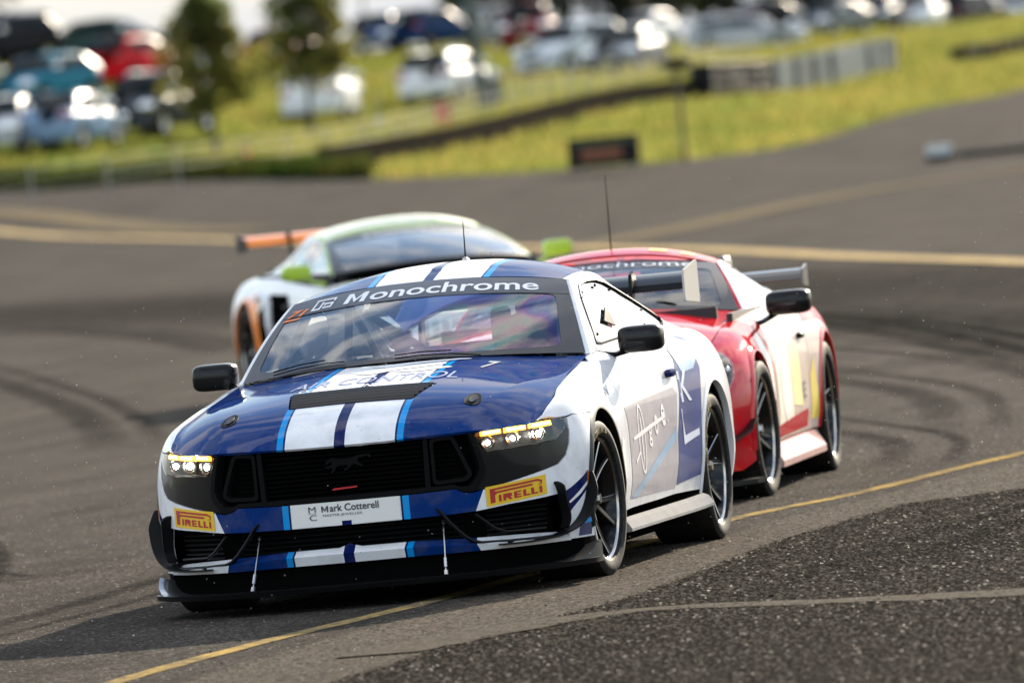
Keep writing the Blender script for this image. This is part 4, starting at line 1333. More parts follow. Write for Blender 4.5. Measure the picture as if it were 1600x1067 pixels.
# script on the bonnet
def HT(u, v): return HD(.0022)(v, u)
pr = text_on('lettering', 'AIR CONTROL', lambda u, v: HD(.0025)(1.60 - v * .19, -.36 + u * .74), M['hoodprint'], hoodp, (0, 0, 1, 1), .0, 0, up=True, cut=.05)
text_on('lettering', 'CONDITIONING', lambda u, v: HD(.0025)(1.722 - v * .085, -.30 + u * .36), M['greyprint'], hoodp, (0, 0, 1, 1), .01, 0, up=True, cut=.05)
text_on('lettering', '7', lambda u, v: HD(.0025)(1.28 - v * .20, .42 + u * .06), M['hoodgrey'], hoodp, (0, 0, 1, 1), .02, 0.2, up=True, cut=.1)
for pts in ([(-.16, 1.22), (.02, 1.12), (.20, 1.10), (.24, 1.16), (.06, 1.24), (-.06, 1.32)], [(-.10, 1.06), (.10, .98), (.30, .98), (.32, 1.02), (.12, 1.06), (-.02, 1.12)], [(.02, 1.30), (.18, 1.24), (.30, 1.27), (.16, 1.34)]):
    pp = smooth_path([(a, b_) for a, b_ in pts] + [pts[0]], 5)[:-1]
    panel('logo_stroke', [(q.y, q.x) for q in pp], HD(.0024), M['greyprint'], hoodp, .05, .05, 0, up=True)

# fenders, doors, quarters, skirts
def top_edge(xs, dz=0.0): return [(x, SH.ZS(x) - dz) for x in xs]
door_front = [(.848, .255), (.800, .36), (.772, .52), (.772, .66), (.80, .77), (.84, .85), (.862, .915)]
door_rear = [(-.372, .262), (-.415, .40), (-.455, .53), (-.53, .66), (-.60, .76), (-.60, .86), (-.565, .975)]
def sides(sd):
    rear_arch = lambda a0, a1: arch_poly(RRX, ARZ, ARR, a0, a1)
    a_ = arch_poly(ARX, ARZ, ARR, 74.5, 0, 18)
    fr = [(1.75, .7175 + .003)] + [(x, SH.ZS(x)) for x in (1.80, 1.7, 1.6, 1.5, 1.36, 1.2, 1.05, .95, .868)]
    # front tip beside the headlight
    tip = [(2.045, .722), (1.95, .757), (1.88, .779)]
    low = [(1.70, .7165), (1.80, .7215), (1.83, .718), (1.90, .7165), (2.0, .7165)]
    loop = [(2.045, .7185)] + tip[:1] + [(1.95, SH.ZS(1.95)), (1.88, SH.ZS(1.88))] + [(x, SH.ZS(x)) for x in (1.80, 1.7, 1.6, 1.5, 1.36, 1.2, 1.05, .95, .87)]
    loop += [(x + g, z) for x, z in reversed(door_front)]
    loop += [(.975, .250)]
    loop += [p for p in reversed(arch_poly(ARX, ARZ, ARR, 105, 195, 14))][::1] if False else [p for p in arch_poly(ARX, ARZ, ARR, 194, 75, 26)]
    loop += [(1.72, .7195), (1.79, .7265), (1.84, .7205), (1.92, .7185)]
    fender = side_panel(SH, 'fender', loop, sd, M['white'], car, .045, .02)
    dl = [(x - g, z) for x, z in door_front] + [(x, SH.ZS(x)) for x in (.75, .5, .25, 0, -.25, -.45)] + [(x + g, z) for x, z in reversed(door_rear)]
    door = side_panel(SH, 'door', dl, sd, M['white'], car, .05, .02)
    ql = [(x - g, z) for x, z in door_rear] + [(x, SH.ZS(x)) for x in (-.7, -.85, -1.0, -1.2, -1.4, -1.6, -1.8, -2.0, -2.15)] + [(-2.18, .60), (-2.16, .30), (-1.90, .25)]
    ql += arch_poly(RRX, ARZ, ARR, 194, -14, 40)[::1] + [(-.96, .25)]
    ql = [(x - g, z) for x, z in door_rear] + [(x, SH.ZS(x)) for x in (-.7, -.85, -1.0, -1.2, -1.4, -1.6, -1.8, -2.0, -2.15)] + [(-2.18, .60), (-2.16, .30), (-1.72, .25)] + arch_poly(RRX, ARZ, ARR, 194, -14, 40) + [(-.96, .252)]
    quarter = side_panel(SH, 'rear_quarter', ql, sd, M['white'], car, .05, .02)
    # arch lips
    for cx, par in ((ARX, fender), (RRX, quarter)):
        b = MB()
        v = []
        angs = [196 - 212 * i / 40 for i in range(41)]
        for a in angs:
            for r_, of in ((ARR + .030, .001), (ARR + .012, .008), (ARR - .004, .007), (ARR - .008, -.02)):
                x = cx + r_ * math.cos(rad(a)); z = ARZ + r_ * math.sin(rad(a))
                z = min(z, SH.ZS(x) - .02)
                v.append(S(sd, of)(x, z))
        b.add(v, [(4 * i + k, 4 * i + k + 1, 4 * i + 5 + k, 4 * i + 4 + k) for i in range(40) for k in range(3)])
        b.build('arch_lip', M['black'] if cx == ARX else M['white'], par)
        b = MB()   # wheel well
        v = []
        for a in angs:
            for y in (.935, .55):
                v.append((cx + (ARR + .002) * math.cos(rad(a)), sd * y, ARZ + (ARR + .002) * math.sin(rad(a))))
        b.add(v, [(2 * i, 2 * i + 1, 2 * i + 3, 2 * i + 2) for i in range(40)])
        k_ = len(v)
        b.add([(cx + ARR * math.cos(rad(a)), sd * .55, ARZ + ARR * math.sin(rad(a))) for a in angs], [tuple(range(41))])
        b.build('wheel_well', M['matt'], par, False)
    # skirt blade
    prof = [(.93, .226, -.004), (.957, .214, -.004), (.980, .180, 0), (.980, .168, 0), (.90, .158, 0)]
    b = MB()
    xs = [.985, .8, .4, 0, -.4, -.7, -.86, -.965]
    v = []
    for i, x in enumerate(xs):
        out = 0.0 if i < 6 else .010 * (i - 5)
        up = 0.0 if i < 6 else .004 * (i - 5)
        for y, z, _ in prof: v.append((x, sd * (y + out - .012), z + up))
    n = len(prof)
    b.add(v, [(n * i + a, n * i + (a + 1) % n, n * i + n + (a + 1) % n, n * i + n + a) for i in range(len(xs) - 1) for a in range(n)] + [tuple(range(n)), tuple(range(n * len(xs) - 1, n * len(xs) - n - 1, -1))])
    b.build('side_skirt', M['skirt'], car, True, 25)
    # door handle, wraps and prints
    h = MB(); h.blob(S(sd, .012)(-.47, .80), (.075, .016, .018), (.5, .5), 16, 8)
    hd_ = h.build('door_handle', M['navy'], door)
    wrap_ = [(.755, .30), (.73, .40), (.715, .52), (.715, .64), (.74, .70), (-.50, .735), (-.56, .70), (-.475, .55), (-.43, .40), (-.39, .29)]
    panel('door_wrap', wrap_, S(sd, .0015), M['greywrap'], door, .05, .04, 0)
    panel('wrap_stripe', [(.74, .305), (.60, .335), (-.42, .545), (-.465, .565), (-.44, .505), (.58, .30)], S(sd, .003), M['pale_blue'], door, .05, .04, 0)
    # ring with a bar, scribble line and rising letters
    rc = (.40, .545)
    ring = [(rc[0] - .085 * math.cos(a), rc[1] + .155 * math.sin(a)) for a in [2 * math.pi * i / 32 for i in range(32)]]
    ring2 = [(rc[0] - .070 * math.cos(a), rc[1] + .140 * math.sin(a)) for a in [2 * math.pi * i / 32 for i in range(32)]]
    panel('ring_print', [ring, ring2], S(sd, .0035), M['softprint'], door, .05, .05, 0)
    panel('bar_print', [(rc[0] + .010, rc[1] - .09), (rc[0] - .010, rc[1] - .09), (rc[0] - .010, rc[1] + .095), (rc[0] + .010, rc[1] + .095)], S(sd, .0035), M['softprint'], door, 0, .05, 0)
    panel('bar_print', [(.60, .445), (.47, .485), (.47, .50), (.60, .46)], S(sd, .0035), M['softprint'], door, .05, 0, 0)
    for ch, x, z0, z1 in (('g', .225, .500, .60), ('o', .06, .545, .635), ('e', -.125, .575, .675), ('.', -.26, .585, .605)):
        ww = .085 if ch != '.' else .02
        text_on('lettering', ch, (lambda u, v, x=x, ww=ww: S(sd, .0035)(x - u * ww * sd * 1.0 if sd > 0 else x - ww + u * ww, v)), M['softprint'], door, (0, z0, 1, z1), .02, 0, cut=.25)
    panel('scribble_print', [(.62, .548), (.40, .560), (.20, .578), (-.10, .602), (-.24, .618), (-.10, .618), (.20, .596), (.42, .580), (.62, .562)], S(sd, .0035), M['softprint'], door, .05, .05, 0)
    # blue quarter with a white letter
    qw = [(-.62, .70), (-.64, .80), (-.70, .90), (-.86, .955), (-1.06, .94), (-1.12, .80), (-1.05, .70), (-.99, .56), (-.975, .40), (-.96, .32), (-.42, .30), (-.49, .52)]
    panel('quarter_wrap', qw, S(sd, .0015), M['qnavy'], quarter, .04, .035, 0)
    panel('quarter_facet', [(-.64, .90), (-.84, .955), (-1.16, .90), (-1.12, .85), (-.98, .80), (-.75, .79)], S(sd, .003), M['pale_blue'], quarter, .04, .03, 0)  # sky reflection on the shoulder, painted as a pale patch
    text_on('lettering', 'K', (lambda u, v: S(sd, .0035)(-.64 - u * .20 if sd > 0 else -.84 + u * .20, v)), M['kprint'], quarter, (0, .66, 1, .80), .01, 0, cut=.2)
    panel('quarter_bar', [(-.60, .63), (-.62, .63), (-.60, .47), (-.92, .50), (-.92, .53), (-.64, .51)], S(sd, .0035), M['kprint'], quarter, .05, .05, 0)
    # fender lettering and number board edge
    text_on('lettering', 'TrueW', (lambda u, v: S(sd, .0025)(1.36 - u * .40 if sd > 0 else .96 + u * .40, v)), M['print_blue'], fender, (0, .765, 1, .815), 0, .2, cut=.1)
    panel('fender_sticker', [(.965, .40), (.90, .40), (.87, .56), (.93, .58), (.985, .50)], S(sd, .002), M['sticker'], fender, 0, 0, 0)
    panel('side_marker', [(1.782, .425), (1.772, .425), (1.762, .478), (1.772, .478)], S(sd, .006), M['marker'], fender, 0, 0, .006)
    # livery on the bumper corner
    tx = SH.t_x
    P = lambda q: [(sd * tx(x), z) for x, z in q]
    panel('livery_wedge', P([(1.965, .395), (1.90, .418), (1.82, .452), (1.765, .480), (1.757, .43), (1.80, .392), (1.90, .330), (1.935, .300)]), FT(.0015), M['navy'], bumper, .03, .03, 0)
    panel('livery_sliver', P([(1.925, .357), (1.86, .392), (1.79, .43), (1.765, .445), (1.775, .425), (1.84, .385), (1.92, .350)]), FT(.003), M['sticker'], bumper, .03, .03, 0)
    panel('livery_panel', P([(1.80, .36), (1.758, .40), (1.748, .30), (1.758, .205), (1.86, .205), (1.85, .27)]), FT(.0015), M['greywrap2'], bumper, .03, .03, 0)
    panel('livery_stripe', P([(1.87, .254), (1.752, .258), (1.750, .276), (1.86, .272)]), FT(.003), M['cyan'], bumper, .03, 0, 0)
M['qnavy'] = dirty('slate_navy_wrap', (.09, .11, .26), .4, .8)
M['pale_blue'] = dirty('pale_blue_wrap', (.36, .50, .66), .4)  # door stripe wrap; on the quarter its colour imitates reflected sky
M['greywrap2'] = dirty('slate_blue_wrap', (.08, .08, .16), .4)
M['print_blue'] = principled('blue_print', (.06, .14, .30), .5)
both(sides)

# tyre maker's stickers on the bumper corners
def pirelli(sd):
    q = [(.590, .377), (.590, .461), (.806, .487), (.806, .404)]
    st = panel('tyre_sticker', [(sd * SH.t_y(a), b_) for a, b_ in q], FT(.0025), M['yellow'], bumper, .03, 0, 0)
    y0, y1 = .605, .792
    def fn(u, v):      # u 0..1 left to right as read from the front, v 0..1 bottom to top
        yy = (y0 + (y1 - y0) * u) if sd > 0 else -(y1 - (y1 - y0) * u)
        ay = abs(yy)
        zb = .377 + (ay - .590) / .216 * .027
        zt = .461 + (ay - .590) / .216 * .026
        return SH.wrap(math.copysign(SH.t_y(ay), yy), zb + (zt - zb) * (.14 + v * .72), .004)
    def put(lp): panel('lettering', lp, fn, M['redprint'], st, .08, 0, 0)
    put([(0, 0), (.095, 0), (.095, .50), (.14, .62), (.80, .62), (.84, .68), (.80, .76), (.09, .76), (.12, .86), (.90, .86), (.97, .78), (.97, .66), (.90, .56), (.99, .60), (1.0, .86), (.92, 1.0), (0, 1.0)])
    def rect(a, b_, c, d): return [(a, b_), (c, b_), (c, d), (a, d)]
    h = .47
    put(rect(.165, 0, .215, h))                                                   # I
    put([(.25, 0), (.30, 0), (.30, .16), (.335, .16), (.37, 0), (.43, 0), (.385, .18), (.42, .24), (.42, .40), (.385, h), (.25, h)])   # R
    put([(.46, 0), (.60, 0), (.60, .10), (.515, .10), (.515, .18), (.59, .18), (.59, .28), (.515, .28), (.515, .37), (.60, .37), (.60, h), (.46, h)])   # E
    put([(.635, 0), (.76, 0), (.76, .11), (.69, .11), (.69, h), (.635, h)])
    put([(.785, 0), (.91, 0), (.91, .11), (.84, .11), (.84, h), (.785, h)])
    put(rect(.94, 0, .99, h))
both(pirelli)
def letter_m(x, y, w, h, t):
    return [(x, y), (x + t, y), (x + t, y + h * .66), (x + w / 2, y + h * .06), (x + w - t, y + h * .66), (x + w - t, y), (x + w, y), (x + w, y + h), (x + w - t * .95, y + h), (x + w / 2, y + h * .40), (x + t * .95, y + h), (x, y + h)]
# sponsor board lettering on the white band
pl = panel('sponsor_panel', [yz(p) for p in [(-.236, .461), (.236, .461), (.236, .362), (.030, .360), (.030, .378), (-.018, .378), (-.018, .360), (-.236, .362)]], FT(.002), M['sticker'], bumper, .04, 0, 0)
ff_ = lambda u, v: SH.wrap(SH.t_y(u), v, .004)
panel('lettering', letter_m(-.103, .4205, .030, .026, .0062), ff_, M['print'], pl, 0, 0, 0)
text_on('lettering', 'ark Cotterell', ff_, M['print'], pl, (-.066, .420, .146, .451), .016, 0)
text_on('lettering', 'MASTER JEWELLER', ff_, M['print'], pl, (-.098, .398, .073, .411), .0, 0)
text_on('lettering', 'M', ff_, M['print'], pl, (-.160, .422, -.128, .447), 0, 0)
text_on('lettering', 'C', ff_, M['print'], pl, (-.158, .388, -.126, .412), 0, 0)
panel('rule', [(-.162, .4165), (-.126, .4165), (-.126, .4180), (-.162, .4180)], ff_, M['print'], pl, 0, 0, 0)

# cabin shell: windscreen with black border, banner and print, pillars, roof, side glazing
wsl = [(a, 0.0) for a in np.linspace(-1, 1, 21)] + [(a, 1.0) for a in np.linspace(1, -1, 21)]
screen = panel('windscreen', rounded(wsl, .02), WSF(), M['windscreen'], car, .1, .06, 0)
inner = rounded([(-.915, .075), (-.5, .050), (0, .045), (.5, .050), (.885, .075), (.905, .74), (-.955, .74)], .07)
panel('screen_border', [[(a * .998, .002) for a in np.linspace(-1, 1, 15)] + [(.998, .998), (-.998, .998)], inner], WSF(.002), M['banner'], screen, .1, .08, 0)
ban = panel('banner', [(-.995, .745), (.995, .745), (.995, .985), (-.995, .985)], WSF(.0035), M['banner'], screen, .1, .06, 0)
panel('lettering', letter_m(-.555, .785, .150, .150, .036), WSF(.005), M['greyprint'], ban, .05, 0, 0)
text_on('lettering', 'onochrome', WSF(.005), M['greyprint'], ban, (-.375, .785, .80, .940), .016, 0, cut=.04)
# square spiral logo left of the word, race number beyond it
def wl(lp, mat=M['greyprint']): panel('logo_stroke', lp, WSF(.005), mat, ban, 0, 0, 0)
X0, X1, Z0, Z1 = -.79, -.645, .775, .935
w1, w2 = .014, .022
wl([(X0, Z0), (X0 + w1, Z0), (X0 + w1, Z1 - w2), (X1 - w1, Z1 - w2), (X1 - w1, Z1 - .052), (X1, Z1 - .052), (X1, Z1), (X0, Z1)])
wl([(X0 + w1, Z0), (X0 + .065, Z0), (X0 + .065, Z0 + .09), (X1, Z0 + .09), (X1, Z0 + .012), (X0 + .078, Z0 + .012), (X0 + .078, Z0 + .034), (X1 - .014, Z0 + .034), (X1 - .014, Z0 + .068), (X0 + .090, Z0 + .068), (X0 + .090, Z0 + .05), (X0 + .078, Z0 + .05), (X0 + .078, Z0 + .09), (X0 + .065, Z0 + .11), (X0 + .051, Z0 + .11), (X0 + .051, Z0 + .022), (X0 + w1, Z0 + .022)])
text_on('lettering', '71', WSF(.005), M['orange'], ban, (-.955, .735, -.82, .835), .03, .25, cut=.2)
panel('number_rule', [(-.965, .690), (-.86, .690), (-.83, .715), (-.955, .715)], WSF(.004), M['orange'], screen, 0, 0, 0)
# tear-off tabs, wipers
for (p0, p1, sgn) in (((.998, -.52), (.955, -.70), 1), ((.995, .02), (.985, .30), 1)):
    pass
def wiper(pts, lift=.012):
    b = MB()
    b.tube([WSF(lift)(a, q) for a, q in pts], .004, 6, flat=.7)
    o_ = b.build('wiper', M['matt'], car)
    b = MB()
    b.tube([WSF(lift + .014)(a, q + .006) for a, q in pts[:3]], .003, 6)
    b.build('wiper_arm', M['matt'], o_)
wiper([(-.78, .005), (-.62, .035), (-.45, .045), (-.33, .038)])
wiper([(-.02, .010), (.12, .025), (.30, .020), (.46, -.012)])
# pillars
roof_c_edge = [(SH.ws_top[0][0] + .0, 1)]
rl = [(.128, c) for c in np.linspace(-.985, .985, 21)] + [(-.75, .985), (-.75, -.985)]
M['roofp'] = stripe_paint('striped_roof_paint', BLUE)
roofp = panel('roof', [(.127, c) for c in np.linspace(-.97, .97, 21)] + [(x, .97) for x in (0, -.2, -.4, -.6, -.78)] + [(-.78, -.97)] + [(x, -.97) for x in (-.6, -.4, -.2, 0)], RF(), M['roofp'], car, .05, .06, .015)
rgl = panel('rear_window', [(-.79, c) for c in np.linspace(-.9, .9, 9)] + [(-1.70, .86), (-1.70, -.86)], RF(), M['darkglass'], car, .08, .1, .01)
def pillars(sd):
    # roof rail: side strip above the glazing and down the windscreen edge
    xs = [.655, .60, .5, .4, .3, .2, .13]
    outer = [(x, 1.0) for x in xs] + [(x, 1.0) for x in (.05, -.1, -.3, -.5, -.7, -.9, -1.1, -1.3, -1.5, -1.7, -1.85)] + [(-1.85, 0)] + [(x, 0.0) for x in (-1.6, -1.3, -1.0, -.6, -.2, .2, .5, .62)]
    gq = SH.gq
    win_xz = rounded([(.440, .985), (.30, 1.085), (.135, 1.192), (.02, 1.238), (-.15, 1.250), (-.35, 1.248), (-.55, 1.228), (-.75, 1.188), (-.92, 1.135), (-1.10, 1.060), (-1.14, 1.025), (-1.05, 1.008), (-.6, .998), (0, .985), (.3, .978)], .03)
    win = [(x, SH.gq(x, z)) for x, z in win_xz]
    ps = panel('pillar_panel', [outer, win], GS(sd), M['white'], car, .05, .12, .012)
    sw = panel('side_window', win, GS(sd, -.006), M['sideglass'], car, .06, .15, .0)
    tr = MB()
    tr.tube([GS(sd, .000)(x, q) for x, q in win + win[:1]], .006, 5, cap=False)
    tr.build('window_seal', M['grey'], sw)
    def duct(x0, z0):
        pts = [(x0, z0), (x0 - .16, z0 + .055), (x0 - .19, z0 + .03), (x0 - .17, z0 - .03)]
        panel('window_duct', [(x, SH.gq(x, z)) for x, z in pts], GS(sd, .006), M['grey'], sw, 0, 0, .008)
    duct(.05, 1.07)
    for (x, z) in ((.08, 1.205), (-.25, 1.225), (-.6, 1.20), (-.95, 1.09), (.32, 1.02), (-.2, 1.005), (-.7, 1.02)):
        b = MB(); b.blob(GS(sd, .002)(x, SH.gq(x, z)), (.008, .006, .008), (1, 1), 8, 6)
        b.build('window_screw', M['grey'], sw)
    # roof edge strip
    b = MB()
    xs2 = [.13, .05, -.1, -.3, -.5, -.7, -.9, -1.1, -1.3, -1.5, -1.7]
    v = []
    for x in xs2:
        for c in (.974, 1.0):
            p = RF(.0)(x, sd * c); v.append(p)
        v.append(GS(sd)(x, .985))
    b.add(v, [(3 * i + k, 3 * i + k + 1, 3 * i + 4 + k, 3 * i + 3 + k) for i in range(len(xs2) - 1) for k in range(2)])
    b.build('roof_rail', M['white'], car)
both(pillars)
# fill between screen edge and pillar (A-pillar face)
def apillar(sd):
    b = MB()
    v = []
    for i in range(13):
        q = i / 12
        a = Vector(WSF(-.002)(sd * .99, q))
        c = Vector(WSF(.004)(sd * 1.02, q)) 
        x = .652 + (.13 - .652) * q
        e = Vector(GS(sd, .001)(x, .96))
        v += [a, c, e]
    b.add(v, [(3 * i + k, 3 * i + k + 1, 3 * i + 4 + k, 3 * i + 3 + k) for i in range(12) for k in range(2)])
    b.build('windscreen_pillar', M['white'], car)
both(apillar)
# deck, tail, underbody
dk = [(x, SH.yseam(x) - .004) for x in (-1.02, -1.2, -1.5, -1.8, -2.1, -2.3)] + [(-2.42, .5), (-2.44, 0)]
dk = [(-1.69, .0), (-1.69, .55)] + [(x, SH.yseam(x) - .004) for x in (-1.7, -1.8, -2.1, -2.3)] + [(-2.42, .5), (-2.44, 0)]
def deckz(x, y):
    zz = SH.ZS(x) + .03 * (1 - (y / .85) ** 2)
    return (x, y, zz)
panel('boot_lid', dk + [(x, -y) for x, y in reversed(dk[1:-1])], deckz, M['blue'], car, .08, .08, .015)
def shelf(sd):
    pts = [(x, SH.yseam(x) - .003) for x in (-.98, -1.15, -1.3, -1.5, -1.69)] + [(x, SH.RY(x) + .0) for x in (-1.69, -1.5, -1.3, -1.15, -.98)]
    panel('rear_shoulder', [(x, sd * y) for x, y in pts], lambda x, y: (x, y, SH.ZS(x) - .002 + .02 * (SH.yseam(x) - abs(y))), M['white'], car, .08, .05, .01)
both(shelf)
tb = [(SH.t_x(-2.17), .90), (SH.t_x(-2.17), .28), (SH.tx[-1], .28), (SH.tx[-1], .90)]
for sd in (1, -1):
    panel('rear_bumper', [(sd * a, b_) for a, b_ in tb], FT(), M['white'], car, .08, .08, .02)
    panel('tail_light', [(sd * a, b_) for a, b_ in [(SH.t_x(-2.34), .80), (SH.t_x(-2.34), .66), (SH.tx[-1] - .25, .66), (SH.tx[-1] - .25, .80)]], FT(.004), principled('tail_red', (.25, .01, .01), .3), car, .08, 0, .01)
b = MB()
b.box((0, 0, .13), (4.2, 1.2, .04)); b.box((.22, 0, .14), (1.5, 1.78, .04)); b.box((0.6, 0, .35), (.04, 1.5, .4)); b.box((1.80, 0, .30), (.4, 1.2, .25))
b.box((-2.1, 0, .3), (.5, 1.4, .3))
b.build('underbody', M['matt'], car, False)

# rear wing
def wing(car, x, z, span, chord, post_y, deck_z, mat, plate_mat, plate_h=.165, sweep=0.0, swan=True):
    b = MB()
    prof = [(0, 0), (.10, .022), (.3, .034), (.6, .030), (1.0, .004), (.6, .006), (.3, .004), (.1, -.010)]
    v = []
    n = len(prof)
    for i in range(9):
        y = -span / 2 + span * i / 8
        for u, t in prof:
            xx = x + chord * .45 - u * chord
            zz = z + t + u * chord * .24
            v.append((xx, y, zz))
    b.add(v, [(n * i + a, n * i + (a + 1) % n, n * i + n + (a + 1) % n, n * i + n + a) for i in range(8) for a in range(n)] + [tuple(range(n)), tuple(range(9 * n - 1, 8 * n - 1, -1))])
    wg = b.build('rear_wing', mat, car, True, 14)
    for s_ in (1, -1):
        b = MB()
        q_ = plate_h / .165
        P = rounded([(x + chord * .62, z - .055 * q_), (x + chord * .58, z + .085 * q_), (x - chord * .62, z + .125 * q_), (x - chord * .62, z - .075 * q_)], .02)
        y0 = s_ * (span / 2 + .001); y1 = s_ * (span / 2 + .011)
        m_ = len(P)
        b.add([(p[0], y0, p[1]) for p in P] + [(p[0], y1, p[1]) for p in P], [tuple(range(m_)), tuple(range(2 * m_ - 1, m_ - 1, -1))] + [(i, (i + 1) % m_, m_ + (i + 1) % m_, m_ + i) for i in range(m_)])
        b.build('end_plate', plate_mat, wg, False)
        b = MB()
        if swan:
            arm = [(x + .02, z + .045), (x + .03, z + .085), (x + .075, z + .10), (x + .13, z + .085), (x + .17, z - .05), (x + .22, deck_z)]
            arm2 = [(x + .12, deck_z), (x + .09, z - .05), (x + .075, z + .045), (x + .06, z + .05), (x + .045, z + .04)]
        else:
            arm = [(x + .02, z), (x + .08, deck_z)]
            arm2 = [(x - .08, deck_z), (x - .06, z)]
        P = arm + arm2
        m_ = len(P)
        for yy in (0,):
            b.add([(p[0], s_ * post_y - .008, p[1]) for p in P] + [(p[0], s_ * post_y + .008, p[1]) for p in P], [])
        vv = b.v[:]
        b = MB()
        tri = tessellate_polygon([[Vector((p[0], p[1], 0)) for p in P]])
        b.add(vv, [tuple(t) for t in tri] + [tuple(m_ + i for i in t[::-1]) for t in tri] + [(i, (i + 1) % m_, m_ + (i + 1) % m_, m_ + i) for i in range(m_)])
        b.build('wing_post', M['black'], wg, False)
    return wg
wing(car, -2.16, 1.14, 1.50, .30, .50, .93, M['carbon'], principled('grey_end_plate', (.38, .36, .33), .5))

# mirrors, aerial, wheels, cabin, driver
mirror_part(car, (.33, .965, .985), (.075, .100, .060), 1, (.44, .79, .935), M['gloss_black'])
mirror_part(car, (.33, -.965, .985), (.075, .100, .060), -1, (.44, -.79, .935), M['gloss_black'])
b = MB(); b.tube([(-.48, .05, 1.384), (-.50, .05, 1.56)], [.004, .0018], 6)
aer = b.build('aerial', M['matt'], car)
b = MB(); b.lathe([(.001, .02), (.012, .014), (.02, 0)], 12, Matrix.Translation((-.48, .05, 1.383)) @ Matrix.Rotation(rad(90), 4, 'X'))
b.build('aerial_base', M['steel'], aer)
ST = rad(-4)
wheel(car, 1.36, .797, 1, ST, spin=.35, lettering=True)
wheel(car, 1.36, -.797, -1, ST, spin=.8, lettering=True)
wheel(car, -1.36, .805, 1, 0, spin=.9, lettering=True)
wheel(car, -1.36, -.805, -1, 0, spin=.1, lettering=True)
cabin(car, SH)
driver('driver in grey overalls and white helmet at the wheel of the blue coupe', (0, 0, 0), 0, .36, -.45, M['suit'], M['white'])
# ------------------------------------------------------------------ the two following cars
class Coupe(Shape):
    crown = [(-3, .03), (0.5, .06), (1.3, .07), (2.3, .02)]
    def __init__(s):
        super().__init__()
        s.CR = curve(s.crown)
    def hood_z(s, x, y):
        xx = min(x, s.plan[0][0])
        k = min(xx, s.N(min(abs(y), s.nose_y)) if xx > s.nose_x else xx)
        ys = max(.3, s.yseam(min(k, s.nose_x)))
        return s.ZS(k) + s.CR(k) * (1 - min(1, abs(y) / ys) ** 2)

class RedShape(Coupe):
    plan = [(2.27, 0), (2.25, .3), (2.18, .55), (2.06, .72), (1.90, .85), (1.75, .925), (1.6, .965), (1.315, .985), (.9, .955), (.2, .94), (-.6, .95), (-1.0, .985), (-1.315, 1.0), (-1.75, .97), (-2.05, .86), (-2.2, .65), (-2.26, .3), (-2.27, 0)]
    zs = [(-2.3, .84), (-1.8, .89), (-1.3, .925), (-.8, .91), (-.2, .90), (.4, .885), (.9, .865), (1.3, .84), (1.6, .79), (1.85, .73), (2.06, .67), (2.3, .60)]
    dtop = [(-2.3, .08), (-1.8, .18), (-1.315, .20), (-.8, .15), (0, .16), (.8, .19), (1.3, .21), (1.6, .20), (1.85, .15), (2.06, .06), (2.3, 0)]
    crown = [(-3, .03), (.3, .085), (.9, .10), (1.5, .09), (2.0, .05), (2.3, .01)]
    nose_x, nose_y = 2.06, .72
    ws_base = ((.10, .735, .905), .34, .06)
    ws_top = ((-.36, .575, 1.150), .04, .055)
    rail_z = [(-2.2, .90), (-1.75, .93), (-1.4, 1.0), (-1.1, 1.075), (-.8, 1.135), (-.6, 1.155), (-.36, 1.150)]
    rail_y = [(-2.2, .55), (-1.5, .56), (-.9, .575), (-.36, .575)]
    roof_c = [(-2.2, .92), (-1.9, 1.0), (-1.5, 1.12), (-1.1, 1.215), (-.8, 1.255), (-.55, 1.262), (-.36, 1.235), (-.3, 1.215)]

class GreenShape(Coupe):
    plan = [(2.25, 0), (2.22, .3), (2.12, .55), (1.96, .75), (1.76, .89), (1.58, .945), (1.335, .955), (.9, .905), (.3, .875), (-.2, .90), (-.75, .95), (-1.335, .97), (-1.8, .945), (-2.1, .85), (-2.25, .6), (-2.3, .3), (-2.31, 0)]
    zs = [(-2.3, .84), (-1.8, .885), (-1.335, .90), (-.8, .89), (-.2, .85), (.4, .83), (.9, .82), (1.335, .82), (1.58, .76), (1.76, .70), (1.96, .63), (2.3, .56)]
    dtop = [(-2.3, .08), (-1.8, .20), (-1.335, .24), (-.8, .20), (-.2, .14), (.4, .12), (.9, .17), (1.335, .20), (1.6, .17), (1.8, .12), (1.96, .05), (2.3, 0)]
    crown = [(-3, .06), (.3, .12), (.9, .06), (1.335, -.02), (1.7, .01), (2.3, .01)]
    nose_x, nose_y = 1.96, .75
    ws_base = ((.78, .745, .90), .42, .05)
    ws_top = ((-.02, .600, 1.125), .10, .060)
    rail_z = [(-2.2, .90), (-1.75, .95), (-1.3, 1.06), (-.9, 1.135), (-.5, 1.175), (-.25, 1.165), (-.02, 1.125)]
    rail_y = [(-2.2, .45), (-1.5, .48), (-.9, .55), (-.4, .60), (-.02, .600)]
    roof_c = [(-2.2, .93), (-1.7, 1.07), (-1.3, 1.16), (-.9, 1.225), (-.5, 1.262), (-.25, 1.270), (-.08, 1.245), (.08, 1.185)]

